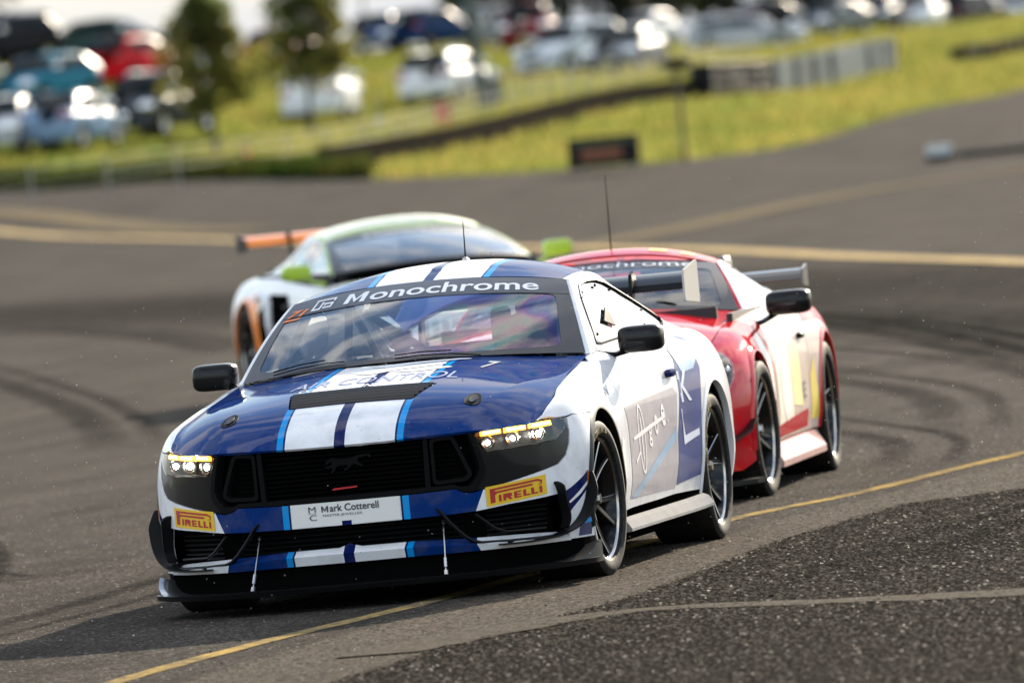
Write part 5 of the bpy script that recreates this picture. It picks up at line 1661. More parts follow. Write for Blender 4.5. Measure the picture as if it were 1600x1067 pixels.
def race_coupe(sh, label, loc, rz, sp):
    """a whole car from a shape and a table of colours and openings"""
    car = thing('race_car', label, 'race car', loc, rz, 'race cars on the track')
    S_, FT_ = (lambda sd, off=0.0: sh.S(sd, off)), (lambda off=0.0: (lambda t, z: sh.wrap(t, z, off)))
    fx, rx, R_, cz = sp['fx'], sp['rx'], sp['arch'], sp['r'] + .008
    body = sp['body']
    # nose
    tA = sh.t_x(fx + R_ + .002)
    ts = [tA * k / 14 for k in range(15)]
    X = lambda t: float(np.interp(t, sh.tx, sh.px))
    at = lambda z: sh.t_x(fx + math.sqrt(max(0, (R_ + .003) ** 2 - (z - cz) ** 2)))
    hp = [(t, sh.ZS(X(t)) - .004) for t in ts[:-1]]
    ztop = min(sh.ZS(X(tA)) - .02, cz + R_ * .75)
    hp = [(t, sh.ZS(X(t)) - .004) for t in ts if X(t) > fx + R_ + .10]
    hp += [(at(z), z) for z in np.linspace(ztop, .20, 9)]
    hp += [(t, .16) for t in (tA * .9, tA * .6, tA * .3)] + [(0, .16)]
    nose = panel('front_bumper', hp + [(-a, b_) for a, b_ in reversed(hp[1:-1])], FT_(), sp['nose'], car, .06, .05, .02)
    gp = [(sh.t_y(a), z) for a, z in sp['grille']]
    gr = panel('grille', gp + [(-a, b_) for a, b_ in reversed(gp[1:-1])], FT_(.004), M['matt'], nose, .06, .06, .004)
    for k in range(13):
        y = -.42 + .84 * k / 12
        b_ = MB(); b_.tube([sh.wrap(math.copysign(sh.t_y(abs(y)), y), z, .012) for z in (.30, .38, .46, .52)], .006, 5)
        b_.build('slat', M['chrome'] if sp['name'] == 'red' else M['black'], gr, False)
    for sd in (1, -1):
        o_ = panel('bumper_intake', [(sd * sh.t_y(a), z) for a, z in sp['intake']], FT_(.004), M['matt'], nose, .05, .05, .004)
        hl = panel('headlight', [(sd * sh.t_x(x), z) for x, z in sp['lamp']], FT_(.006), M['gloss_black'], car, .04, .03, .01)
        panel('headlight_glass', [(sd * sh.t_x(x), z) for x, z in sp['lamp']], FT_(.016), M['clear'], hl, .04, .03, 0)
        for (x, z, r_) in sp['lens']:
            b_ = MB(); c = Vector(FT_(-.022)(sd * sh.t_x(x), z)); b_.blob(c, (r_, r_, r_), (1, 1), 16, 10)
            b_.build('lens', M['chrome'], hl)
        b_ = MB()
        pts = sp['canard']
        v = []
        for x, z, w_ in pts:
            for of, dz in ((-.01, 0), (w_, .012), (w_, .002), (-.01, -.008)): 
                p = FT_(of)(sd * sh.t_x(x), z + dz); v.append(p)
        n = len(pts)
        b_.add(v, [(4 * i + a, 4 * i + (a + 1) % 4, 4 * i + 4 + (a + 1) % 4, 4 * i + 4 + a) for i in range(n - 1) for a in range(4)] + [(3, 2, 1, 0), (4 * n - 4, 4 * n - 3, 4 * n - 2, 4 * n - 1)])
        b_.build('dive_plane', M['black'], car)
    b_ = MB()
    P = [(sh.plan[0][0] + .09, 0), (sh.plan[0][0] + .07, .4), (sh.plan[3][0] + .07, .76), (1.80, .96), (fx + R_, .985)]
    P = P + [(x, -y) for x, y in reversed(P[1:])]
    n = len(P)
    b_.add([(x, y, .115) for x, y in P] + [(x, y, .09) for x, y in P], [tuple(range(n)), tuple(range(2 * n - 1, n - 1, -1))] + [(i, n + i, n + (i + 1) % n, (i + 1) % n) for i in range(n)])
    b_.build('splitter', M['black'], car, False)
    # bonnet
    (bx, by, bz), bf, bu = sh.ws_base
    xs = [x for x in np.linspace(min(sh.nose_x, 2.0), bx + .04, 14)]
    lead = [(sh.N(y), y) for y in np.linspace(0, sh.nose_y, 8)]
    hh_ = lead + [(x, sh.yseam(x) - .004) for x in xs if x < sh.nose_x - .01] + [(bx + bf * (1 - a * a) + .01, by * a) for a in (.95, .8, .6, .4, .2, 0)]
    bon = panel('bonnet', hh_ + [(x, -y) for x, y in reversed(hh_[1:-1])], sh.hood(), sp['bonnet'], car, .06, .05, .012)
    for sd in (1, -1):
        for (x, y, l_, w_) in sp['bonnet_vents']:
            panel('bonnet_vent', rounded([(x, sd * y), (x - l_, sd * (y + .02)), (x - l_, sd * (y + w_)), (x, sd * (y + w_ - .02))], .01), sh.hood(.003), M['matt'], bon, .06, .06, .002, up=True)
    df, dr = sp['door_front'], sp['door_rear']
    front_x = fx + R_ + .10
    for sd in (1, -1):
        ZS = sh.ZS
        aF = arch_poly(fx, cz, R_, 192, 48, 24)
        loop = [(x, ZS(x)) for x in np.linspace(front_x, df[-1][0] + .02, 12)] + [(x + .004, z) for x, z in reversed(df)] + [(fx - R_ - .01, df[0][1])] + aF + [(front_x - .02, aF[-1][1])]
        fen = side_panel(sh, 'fender', loop, sd, sp['fender'], car, .05, .02)
        loop = [(x - .004, z) for x, z in df] + [(x, ZS(x)) for x in np.linspace(df[-1][0] - .02, dr[-1][0] + .02, 8)] + [(x + .004, z) for x, z in reversed(dr)]
        door = side_panel(sh, 'door', loop, sd, sp['door'], car, .06, .02)
        xe = sh.plan[-3][0] + .18
        loop = [(x - .004, z) for x, z in dr] + [(x, ZS(x)) for x in np.linspace(dr[-1][0] - .02, xe, 10)] + [(xe, .32), (rx - R_ - .02, .26)] + arch_poly(rx, cz, R_, 192, -12, 36) + [(rx + R_ + .01, dr[0][1])]
        qr = side_panel(sh, 'rear_quarter', loop, sd, sp['quarter'], car, .05, .02)
        for cx, par in ((fx, fen), (rx, qr)):
            b_ = MB(); v = []
            angs = [194 - 208 * i / 36 for i in range(37)]
            for a in angs:
                for r_, of in ((R_ + .028, .001), (R_ + .010, .010), (R_ - .004, .009), (R_ - .008, -.02)):
                    x = cx + r_ * math.cos(rad(a)); z = min(cz + r_ * math.sin(rad(a)), ZS(x) - .012)
                    v.append(S_(sd, of)(x, z))
            b_.add(v, [(4 * i + k, 4 * i + k + 1, 4 * i + 5 + k, 4 * i + 4 + k) for i in range(36) for k in range(3)])
            b_.build('arch_lip', sp['lip'], par)
            b_ = MB(); v = []
            for a in angs:
                for y in (.93, .55): v.append((cx + (R_ + .002) * math.cos(rad(a)), sd * y, cz + (R_ + .002) * math.sin(rad(a))))
            b_.add(v, [(2 * i, 2 * i + 1, 2 * i + 3, 2 * i + 2) for i in range(36)])
            b_.add([(cx + R_ * math.cos(rad(a)), sd * .55, cz + R_ * math.sin(rad(a))) for a in angs], [tuple(range(37))])
            b_.build('wheel_well', M['matt'], par, False)
        b_ = MB()
        x0, x1 = fx - R_ - .005, rx + R_ + .005
        prof = [(.90, .25), (.955, .24), (1.0, .155), (1.0, .125), (.88, .12)]
        v = [(x, sd * (y - .01), z) for x in np.linspace(x0, x1, 6) for y, z in prof]
        b_.add(v, [(5 * i + a, 5 * i + (a + 1) % 5, 5 * i + 5 + (a + 1) % 5, 5 * i + 5 + a) for i in range(5) for a in range(5)] + [(4, 3, 2, 1, 0), (25, 26, 27, 28, 29)])
        b_.build('side_skirt', sp['skirt'], car, True, 25)
        h = MB(); h.blob(S_(sd, .012)(dr[-1][0] + .18, ZS(0) - .16), (.07, .015, .016), (.5, .5), 14, 8)
        h.build('door_handle', M['black'], door)
        parts_ = {'door': door, 'fender': fen, 'quarter': qr}
        for (pn, par, poly, mat, off) in sp['decals']:
            panel(pn, poly, S_(sd, off), mat, parts_[par], .06, .05, 0)
        for (s_, par, x0_, x1_, z0_, z1_, mat) in sp['texts']:
            text_on('lettering', s_, (lambda u, v, a=x0_, c=x1_: S_(sd, .005)(a + (c - a) * u if sd > 0 else c + (a - c) * u, v)), mat, parts_[par], (0, z0_, 1, z1_), .01, 0, cut=.2)
        # cabin sides
        tx_, bx_2 = sh.ws_top[0][0], bx
        outer = [(x, 1.0) for x in np.linspace(bx + .003, tx_, 7)] + [(x, 1.0) for x in np.linspace(tx_ - .08, sp['tail_x'], 10)] + [(x, 0.0) for x in np.linspace(sp['tail_x'], bx - .02, 10)]
        wx = sp['window']
        win = rounded([(x, sh.gq(x, z)) for x, z in wx], .03)
        ps = panel('pillar_panel', [outer, win], sh.gs(sd), sp['pillar'], car, .06, .12, .012)
        sw = panel('side_window', win, sh.gs(sd, -.006), M['sideglass'], car, .08, .2, 0)
        b_ = MB(); v = []
        xs2 = np.linspace(tx_, sp['tail_x'], 10)
        for x in xs2: v += [sh.roof()(x, sd * .968), sh.roof()(x, sd * 1.0), sh.gs(sd)(x, .985)]
        b_.add(v, [(3 * i + k, 3 * i + k + 1, 3 * i + 4 + k, 3 * i + 3 + k) for i in range(9) for k in range(2)])
        b_.build('roof_rail', sp['rail'], car)
        b_ = MB(); v = []
        for i in range(11):
            q = i / 10
            x = bx + (tx_ - bx) * q
            v += [sh.ws(-.002)(sd * .985, q), sh.ws(.004)(sd * 1.02, q), sh.gs(sd, .001)(x, .95)]
        b_.add(v, [(3 * i + k, 3 * i + k + 1, 3 * i + 4 + k, 3 * i + 3 + k) for i in range(10) for k in range(2)])
        b_.build('windscreen_pillar', sp['rail'], car)
        pts = [(x, sh.yseam(x) - .003) for x in np.linspace(sp['tail_x'] + .5, sp['tail_x'], 5)] + [(x, sh.RY(x)) for x in np.linspace(sp['tail_x'], sp['tail_x'] + .5, 5)]
        panel('rear_shoulder', [(x, sd * y) for x, y in pts], lambda x, y: (x, y, ZS(x) - .002 + .03 * (sh.yseam(x) - abs(y))), sp['quarter'], car, .1, .06, .01)
        te = sh.t_x(sh.plan[-3][0] + .17)
        panel('rear_bumper', [(sd * a, z) for a, z in [(te, .82), (te, .30), (sh.tx[-1], .30), (sh.tx[-1], .82)]], FT_(), sp['quarter'], car, .08, .08, .02)
    panel('windscreen', rounded([(a, 0.0) for a in np.linspace(-1, 1, 17)] + [(a, 1.0) for a in np.linspace(1, -1, 17)], .02), sh.ws(), M['windscreen2'], car, .12, .08, 0)
    scr = car.children[-1]
    inner = rounded([(-.90, .06), (0, .045), (.90, .06), (.92, .78), (-.92, .78)], .07)
    panel('screen_border', [[(a * .998, .002) for a in np.linspace(-1, 1, 15)] + [(.998, .998), (-.998, .998)], inner], sh.ws(.002), M['banner'], scr, .12, .1, 0)
    text_on('lettering', 'Monochrome', sh.ws(.005), M['greyprint'], scr, (-.55, .82, .80, .95), 0, 0, cut=.05)
    rxs = np.linspace(tx_ - .01, sp['roof_end'], 7)
    panel('roof', [(tx_ - .003, c) for c in np.linspace(-.965, .965, 17)] + [(x, .965) for x in rxs] + [(x, -.965) for x in rxs[::-1]], sh.roof(), sp['roof'], car, .06, .08, .012)
    panel('rear_window', [(sp['roof_end'] - .01, c) for c in np.linspace(-.92, .92, 9)] + [(sp['tail_x'], .9), (sp['tail_x'], -.9)], sh.roof(), sp['engine'], car, .1, .12, .01)
    dk = [(sp['tail_x'] + .01, 0), (sp['tail_x'] + .01, sh.RY(sp['tail_x']))] + [(x, sh.yseam(x) - .004) for x in np.linspace(sp['tail_x'], sh.plan[-3][0] + .05, 5)] + [(sh.plan[-1][0] + .02, 0)]
    panel('boot_lid', dk + [(x, -y) for x, y in reversed(dk[1:-1])], lambda x, y: (x, y, sh.ZS(x) + .03 * (1 - (y / .85) ** 2)), sp['body'], car, .1, .1, .012)
    b_ = MB(); b_.box((0, 0, .135), (3.9, 1.15, .04)); b_.box(((fx + rx) / 2, 0, .145), (fx - rx - 2 * R_, 1.75, .04)); b_.box((fx + .45, 0, .32), (.2, 1.0, .3)); b_.box((rx - .5, 0, .4), (.3, 1.3, .3))
    b_.build('underbody', M['matt'], car, False)
    wing(car, *sp['wing'])
    mx, my, mz = sp['mirror']
    for sd in (1, -1):
        mirror_part(car, (mx, sd * my, mz), sp['mirror_size'], sd, (mx + .10, sd * (my - .20), mz - .10), sp['mirror_mat'])
    for x, k in ((fx, 0), (rx, 1)):
        for sd in (1, -1):
            wheel(car, x, sd * (.83 if not k else sp['ry']), sd, rad(-3) if not k else 0, sp['r'], .30, sp['wheel'], .3 + k * .5)
    cabin(car, sh, .28, sp['seat'][1], sp['seat'][0])
    return car

M['windscreen2'] = glass('windscreen_glass_plain', (0.50, 0.56, 0.58), 1.0, False, 0.05)
M['red'] = dirty('red_paint', (0.55, 0.008, 0.016), .35)
M['lime'] = dirty('lime_paint', (0.38, 0.55, 0.04), .35)
M['limewhite'] = principled('pale_lime_paint', (0.90, 0.92, 0.74), .5, 0, .2, .1)
M['orangep'] = dirty('orange_paint', (0.95, 0.26, 0.03), .45)
M['yellowp'] = principled('yellow_wrap', (0.72, 0.55, 0.06), .45)
M['bright_white'] = principled('bright_white_paint', (.90, .90, .88), .5, 0, .25, .1)
M['wing_grey'] = principled('grey_wing', (.06, .06, .062), .3, 0, .5)
M['pinkwhite'] = dirty('warm_white_paint', (.74, .60, .52), .4)  # white paint with the sun's warm glare mixed into its colour
M['pink'] = dirty('pale_pink_paint', (.62, .40, .37), .4)  # red skirt bleached by sun, the overexposure put into the colour
M['paleyellow'] = principled('pale_yellow_wrap', (.72, .62, .28), .45)
M['cream'] = principled('cream_wrap', (0.70, 0.64, 0.52), .45)

RS = RedShape()
red_car = race_coupe(RS, 'red and white race coupe close behind the blue car, black mirror, yellow side panel', (-7.12, -.635, 0), rad(2.9), dict(
    name='red', fx=1.315, rx=-1.315, arch=.385, r=.338, ry=.845, body=M['red'], nose=M['red'], bonnet=M['red'], fender=M['red'], door=M['pinkwhite'], quarter=M['pinkwhite'],
    lip=M['red'], skirt=M['pink'], pillar=M['white'], rail=M['red'], roof=M['red'], engine=M['darkglass'],
    grille=[(0, .56), (.42, .55), (.52, .48), (.45, .30), (0, .28)], intake=[(.60, .42), (.80, .40), (.84, .26), (.62, .24)],
    lamp=[(1.88 + .13 * math.cos(a), .635 + .072 * math.sin(a) - .10 * math.cos(a)) for a in [2 * math.pi * i / 22 for i in range(22)]],
    lens=[(1.89, .615, .042), (1.82, .65, .03)],
    canard=[(1.72, .40, .03), (1.82, .35, .07), (1.95, .30, .08), (2.02, .28, .03)],
    bonnet_vents=[(1.2, .22, .30, .16)],
    door_front=[(.80, .25), (.72, .40), (.68, .60), (.70, .75), (.72, .885)], door_rear=[(-.62, .25), (-.66, .45), (-.76, .65), (-.80, .80), (-.78, .91)],
    decals=[('side_wrap', 'door', [(.62, .30), (.58, .70), (-.05, .72), (-.05, .28)], M['cream'], .002), ('side_wrap', 'door', [(-.06, .40), (-.06, .70), (-.42, .71), (-.42, .38)], M['paleyellow'], .002),
            ('side_wrap', 'fender', [(1.14, .70), (1.0, .78), (.80, .80), (.74, .62), (.76, .45), (.90, .50), (1.02, .62)], M['sticker'], .002),
            ('side_wrap', 'quarter', [(-.70, .30), (-.72, .52), (-.84, .62), (-.88, .45), (-.90, .30)], M['yellowp'], .002),
            ('side_wrap', 'quarter', [(-.82, .80), (-1.3, .80), (-1.75, .72), (-1.9, .80), (-1.6, .88), (-.9, .885)], M['red'], .002),
            ('side_wrap', 'door', [(.66, .26), (.66, .32), (-.60, .36), (-.62, .27)], M['red'], .003), ('side_wrap', 'door', [(.68, .70), (.40, .86), (.70, .875)], M['red'], .003),
            ('roundel', 'door', [(.22 + .20 * math.cos(a), .48 + .15 * math.sin(a)) for a in [2 * math.pi * i / 24 for i in range(24)]], M['sticker'], .0035)],
    texts=[('E', 'door', -.46, -.55, .42, .50, M['print'])],
    tail_x=-1.72, window=[(-.08, .975), (-.22, 1.05), (-.40, 1.10), (-.62, 1.118), (-.85, 1.10), (-1.10, 1.04), (-1.20, .985), (-.8, .96), (-.3, .955)], roof_end=-.85,
    wing=(-2.12, .995, 1.62, .17, .45, .87, M['wing_grey'], M['wing_grey'], .10), mirror=(.36, 1.02, .93), mirror_size=(.085, .115, .062), mirror_mat=M['gloss_black'], wheel='five', seat=(-.85, .34)))
panel('number_board', [(-.44, .56), (-.44, .40), (-.52, .40), (-.52, .56)], RS.roof(.003), M['yellow'], red_car, .05, .05, 0)
panel('number_board', [(-.44, .80), (-.44, .68), (-.52, .68), (-.52, .80)], RS.roof(.003), M['yellow'], red_car, .05, .05, 0)
b = MB(); b.tube([(-.72, .0, 1.258), (-.76, .0, 1.64)], [.004, .0018], 6)
b.build('aerial', M['matt'], red_car)
for sd in (1, -1): panel('tyre_sticker', [(sd * RS.t_y(a), z) for a, z in [(.70, .20), (.84, .205), (.84, .30), (.70, .295)]], RS.F(.0) and (lambda t, z: RS.wrap(t, z, .008)), M['yellow'], red_car, .05, 0, 0)
driver('driver in dark overalls and red helmet at the wheel of the red coupe', (-7.12, -.635, 0), rad(2.9), .34, -.85, M['matt'], M['red'], -.17)

GSH = GreenShape()
def orange_white(name):
    m = dirty(name, WHITE)
    N = NT(m)
    return m
green_car = race_coupe(GSH, 'lime, white and orange race coupe last of the three with orange rear wing', (-32.36, -6.83, 0), rad(25), dict(
    name='green', fx=1.335, rx=-1.335, arch=.385, r=.345, ry=.815, body=M['bright_white'], nose=M['bright_white'], bonnet=M['limewhite'], fender=M['bright_white'], door=M['bright_white'], quarter=M['bright_white'],
    lip=M['orangep'], skirt=M['orangep'], pillar=M['bright_white'], rail=M['lime'], roof=M['limewhite'], engine=M['bright_white'],
    grille=[(0, .42), (.42, .42), (.50, .36), (.45, .24), (0, .24)], intake=[(.58, .44), (.82, .42), (.86, .26), (.62, .22)],
    lamp=[(1.98, .60), (1.86, .655), (1.66, .72), (1.64, .69), (1.78, .60), (1.94, .55)], lens=[(1.84, .62, .03)],
    canard=[(1.74, .36, .03), (1.84, .31, .06), (1.95, .27, .06), (2.02, .25, .02)],
    bonnet_vents=[(1.75, .18, .22, .18)],
    door_front=[(.84, .25), (.80, .45), (.80, .65), (.84, .82)], door_rear=[(-.20, .25), (-.24, .45), (-.32, .65), (-.36, .80), (-.34, .845)],
    decals=[('side_wrap', 'quarter', [(-.93, .20), (-.96, .45), (-1.03, .62), (-1.14, .76), (-.98, .80), (-.88, .68), (-.85, .45), (-.76, .30), (-.60, .30), (-.58, .20)], M['orangep'], .003),
            ('side_intake', 'quarter', [(-.02, .40), (-.04, .64), (-.20, .77), (-.60, .78), (-.86, .64), (-.84, .42), (-.60, .33), (-.20, .33)], M['matt'], .006),
            ('side_wrap', 'door', [(.70, .30), (.10, .34), (-.18, .42), (-.22, .56), (.10, .46), (.72, .40)], M['orangep'], .003)],
    texts=[], tail_x=-1.70, window=[(.55, .945), (.36, 1.02), (.15, 1.085), (-.06, 1.125), (-.30, 1.13), (-.55, 1.10), (-.70, 1.0), (-.62, .93), (0, .915)], roof_end=-.72,
    wing=(-2.06, 1.13, 1.52, .27, .42, .88, M['orangep'], M['black'], .11), mirror=(.66, .985, .935), mirror_size=(.08, .105, .058), mirror_mat=M['lime'], wheel='five', seat=(-.35, .34)))
panel('lime_edge', [(-.03, c) for c in np.linspace(-.95, .95, 13)] + [(-.065, c) for c in np.linspace(.95, -.95, 13)], GSH.roof(.002), M['lime'], green_car, .05, .1, 0)
for sd in (1, -1):     # wide rear flank intake stands proud as a scoop
    b = MB()
    b.tube([GSH.S(sd, .03)(x, z) for x, z in [(-.52, .36), (-.50, .55), (-.56, .72), (-.74, .78), (-.92, .74)]], [.02, .028, .03, .028, .015], 8)
    b.build('intake_scoop', M['white'], green_car)
driver('driver in pale overalls and orange helmet at the wheel of the lime coupe', (-32.36, -6.83, 0), rad(25), .34, -.35, M['suit'], M['orangep'], -.17)
# ------------------------------------------------------------------ beyond the track
def leafy(name, d, t, rough=.6):
    m = bpy.data.materials.new(name); m.use_nodes = True
    nt = m.node_tree; nt.nodes.clear()
    o = nt.nodes.new('ShaderNodeOutputMaterial'); mx = nt.nodes.new('ShaderNodeMixShader'); mx.inputs[0].default_value = .5
    a = nt.nodes.new('ShaderNodeBsdfDiffuse'); b_ = nt.nodes.new('ShaderNodeBsdfTranslucent')
    tc = nt.nodes.new('ShaderNodeTexCoord'); no = nt.nodes.new('ShaderNodeTexNoise'); no.inputs['Scale'].default_value = .35
    nt.links.new(tc.outputs['Object'], no.inputs['Vector'])
    for sh_, c in ((a, d), (b_, t)):
        r = nt.nodes.new('ShaderNodeValToRGB')
        r.color_ramp.elements[0].position = .35; r.color_ramp.elements[0].color = (c[0] * .7, c[1] * .8, c[2] * .8, 1)
        r.color_ramp.elements[1].position = .68; r.color_ramp.elements[1].color = (c[0] * 1.45, c[1] * 1.05, c[2] * 1.2, 1)
        nt.links.new(no.outputs['Fac'], r.inputs[0]); nt.links.new(r.outputs[0], sh_.inputs['Color'])
    nt.links.new(a.outputs[0], mx.inputs[1]); nt.links.new(b_.outputs[0], mx.inputs[2]); nt.links.new(mx.outputs[0], o.inputs[0])
    return m
M['blade'] = leafy('grass_blades', (.085, .103, .028), (.215, .240, .056))
M['leaf'] = leafy('leaf', (.085, .10, .035), (.20, .23, .05))
M['leaf_far'] = leafy('far_leaf', (.03, .045, .025), (.05, .07, .03))
M['bark'] = principled('bark', (.07, .055, .04), .9)
M['weed'] = leafy('dark_weeds', (.03, .045, .012), (.035, .05, .01))  # darker copy of the grass colour, holding the bank's shade

def tri_stuff(name, pts, mat, kind='stuff', parent=None):
    """many small triangles as one mesh; pts = list of 3-point tuples"""
    v = [p for t in pts for p in t]
    me = bpy.data.meshes.new(name)
    me.from_pydata(v, [], [(3 * i, 3 * i + 1, 3 * i + 2) for i in range(len(pts))])
    o = link(name, me, mat, parent)
    if kind: o['kind'] = kind
    return o

rnd = random.Random(11)
Tgrid = {}
def Tf(l, d):
    k = (round(l * 2), round(d / 2))
    if k not in Tgrid: Tgrid[k] = T(k[0] / 2, k[1] * 2.0)
    return Tgrid[k]
blades = []
while len(blades) < 46000:
    d = rnd.uniform(213, 470); l = rnd.uniform(-.062, .062) * d
    if d < edgeD(l) + .3: continue
    if abs(d - (345 if l < -6 else 388)) < 3 and -12 < l < 6: continue
    p = W(l, d, Tf(l, d) - .02)
    a = rnd.uniform(0, 2 * math.pi); h = rnd.uniform(.10, .24); w_ = rnd.uniform(.03, .07)
    u = Vector((math.cos(a), math.sin(a), 0)) * w_
    blades.append((p - u, p + u, p + Vector((rnd.uniform(-.06, .06), rnd.uniform(-.06, .06), h))))
tag(tri_stuff('grass', blades, M['blade']), 'sunlit yellow green grass bank between the track and the parked cars', 'grass')

def leaf_cloud(n, fn, size):
    out = []
    while len(out) < n:
        p = fn()
        if p is None: continue
        q = Matrix.Rotation(rnd.uniform(0, 6.28), 3, 'Z') @ Matrix.Rotation(rnd.uniform(0, 6.28), 3, 'X')
        s = size * rnd.uniform(.6, 1.3)
        out.append((p + q @ Vector((-s * .5, 0, 0)), p + q @ Vector((s * .5, 0, 0)), p + q @ Vector((0, s, .1 * s))))
    return out

def tree(label, l, d, h, cw, c0, trunk_r, conical=True, n=2600, leaf=.16, mat=None, group=None, seed=0):
    base = W(l, d, T(l, d) - .05)
    t = thing('tree', label, 'tree', base, rnd.uniform(0, 6), group)
    b_ = MB()
    b_.tube([(0, 0, 0), (.03, .02, h * .3), (-.02, .04, h * .6), (0, 0, h * .93)], [trunk_r * 1.25, trunk_r, trunk_r * .7, trunk_r * .2], 9)
    for k in range(9):
        a = k * 2.4; z = c0 + (h - c0) * (.05 + .09 * k)
        r = cw * .42 * (1 - .07 * k)
        b_.tube([(0, 0, z - .1), (math.cos(a) * r * .5, math.sin(a) * r * .5, z + .15), (math.cos(a) * r, math.sin(a) * r, z + .42)], [trunk_r * .4, trunk_r * .25, trunk_r * .08], 6)
    b_.build('trunk', M['bark'], t)
    clumps = []
    for k in range(46):
        u = rnd.random()
        z = c0 + (h - c0) * u
        rr = cw * .5 * ((1 - u) ** .7 * .9 + .14 if conical else math.sqrt(max(.05, 1 - (2 * u - 1) ** 2)))
        a = rnd.uniform(0, 6.28); q = rr * math.sqrt(rnd.random()) * 1.0
        clumps.append((Vector((q * math.cos(a), q * math.sin(a), z)), cw * rnd.uniform(.09, .19)))
    def fn():
        c, r = rnd.choice(clumps)
        v = Vector((rnd.gauss(0, 1), rnd.gauss(0, 1), rnd.gauss(0, .8)))
        return c + v.normalized() * r * rnd.uniform(.5, 1.1)
    o = tri_stuff('crown', leaf_cloud(n, fn, leaf), mat or M['leaf'], None, t)
    return t
tree('young conical tree on the grass in front of the dark grey car', -6.77, 280, 3.9, 3.0, 1.15, .075, True, 5600, .15)
tree('taller young tree standing before the white hatch back of the field', -4.74, 300, 4.6, 3.1, 1.6, .075, True, 5600, .15)
far = [(2.0, 560, 9, 8), (7.5, 575, 8, 9), (12.5, 590, 9, 10), (18, 580, 8, 9), (24, 600, 9, 11), (30, 590, 9, 10), (-30, 620, 8, 9), (37, 600, 10, 11)]
for i, (l, d, h, w_) in enumerate(far):
    tree(['broad dark tree beyond the far end of the car park', 'rounded far tree on the skyline right of the tall pole', 'wide far tree above the silver wagon', 'low far tree over the right hand row of cars', 'big far tree near the right edge of the skyline',
          'far tree outside the last parked cars', 'lone far tree off to the left of the car park', 'outermost far tree to the right of the field'][i], l, d, h, w_, 1.2, .25, False, 3800, .55, M['leaf_far'], 'trees beyond the car park')

# ---- parked cars: one of each kind, then copies with their own paint
def carpaint(name, c, metal=.0): return principled(name, c, .35, metal, .035, .03, coat_rough=.02)
PAINT = {k: carpaint(k + '_car_paint', v) for k, v in dict(silver=(.42, .44, .46), bluegrey=(.22, .32, .46), dark=(.05, .055, .06), teal=(.02, .16, .24), red=(.55, .008, .014), green=(.03, .06, .05),
         black=(.012, .012, .014), orange=(.55, .14, .03), white=(.75, .76, .78), navy=(.02, .05, .13), maroon=(.18, .02, .025), grey=(.20, .21, .22), pale=(.60, .64, .66)).items()}
M['carglass'] = principled('car_window', (.012, .016, .018), .05, 0, 0.0, .06)
M['headlamp'] = principled('headlamp_glass', (.85, .86, .88), .05, 1.0, 0.0)  # mirror-bright metal in place of glass, added for sun glints
M['taillamp'] = principled('tail_lamp', (.30, .01, .01), .2, 0, 1.0)
M['alloy'] = principled('alloy_wheel', (.40, .40, .41), .3, 1.0)
M['plate'] = principled('number_plate', (.7, .65, .4), .5)

KINDS = {   # half width, stations of lower body (x, top z), cabin stations (x, z, half width top), wheel radius
    'sedan': (.91, [(2.25, .55), (2.15, .68), (1.5, .86), (.85, .96), (0, .98), (-1.2, 1.0), (-1.7, 1.02), (-2.2, .98), (-2.3, .70)], [(.95, .95), (.25, 1.38), (-.3, 1.45), (-.85, 1.42), (-1.65, 1.01)], .32, 1.38),
    'hatch': (.88, [(2.0, .55), (1.92, .70), (1.3, .90), (.8, 1.0), (0, 1.02), (-1.2, 1.04), (-1.75, 1.04), (-1.9, .72)], [(.85, .99), (.2, 1.42), (-.3, 1.49), (-1.2, 1.46), (-1.78, 1.04)], .31, 1.28),
    'suv': (.94, [(2.25, .60), (2.18, .80), (1.6, 1.03), (1.0, 1.10), (0, 1.12), (-1.4, 1.14), (-2.1, 1.14), (-2.25, .80)], [(1.02, 1.09), (.42, 1.62), (-.2, 1.70), (-1.7, 1.67), (-2.12, 1.15)], .37, 1.40),
    'wagon': (.92, [(2.3, .55), (2.2, .72), (1.5, .90), (.9, .99), (0, 1.01), (-1.4, 1.03), (-2.2, 1.03), (-2.35, .70)], [(1.0, .98), (.3, 1.44), (-.3, 1.50), (-1.7, 1.46), (-2.22, 1.04)], .34, 1.42),
    'ute': (.94, [(2.45, .62), (2.38, .84), (1.7, 1.05), (1.15, 1.10), (.3, 1.10), (-.5, 1.10), (-.62, 1.10), (-2.5, 1.08), (-2.6, .70)], [(1.15, 1.09), (.6, 1.68), (.1, 1.76), (-.45, 1.74), (-.66, 1.10)], .38, 1.55)}
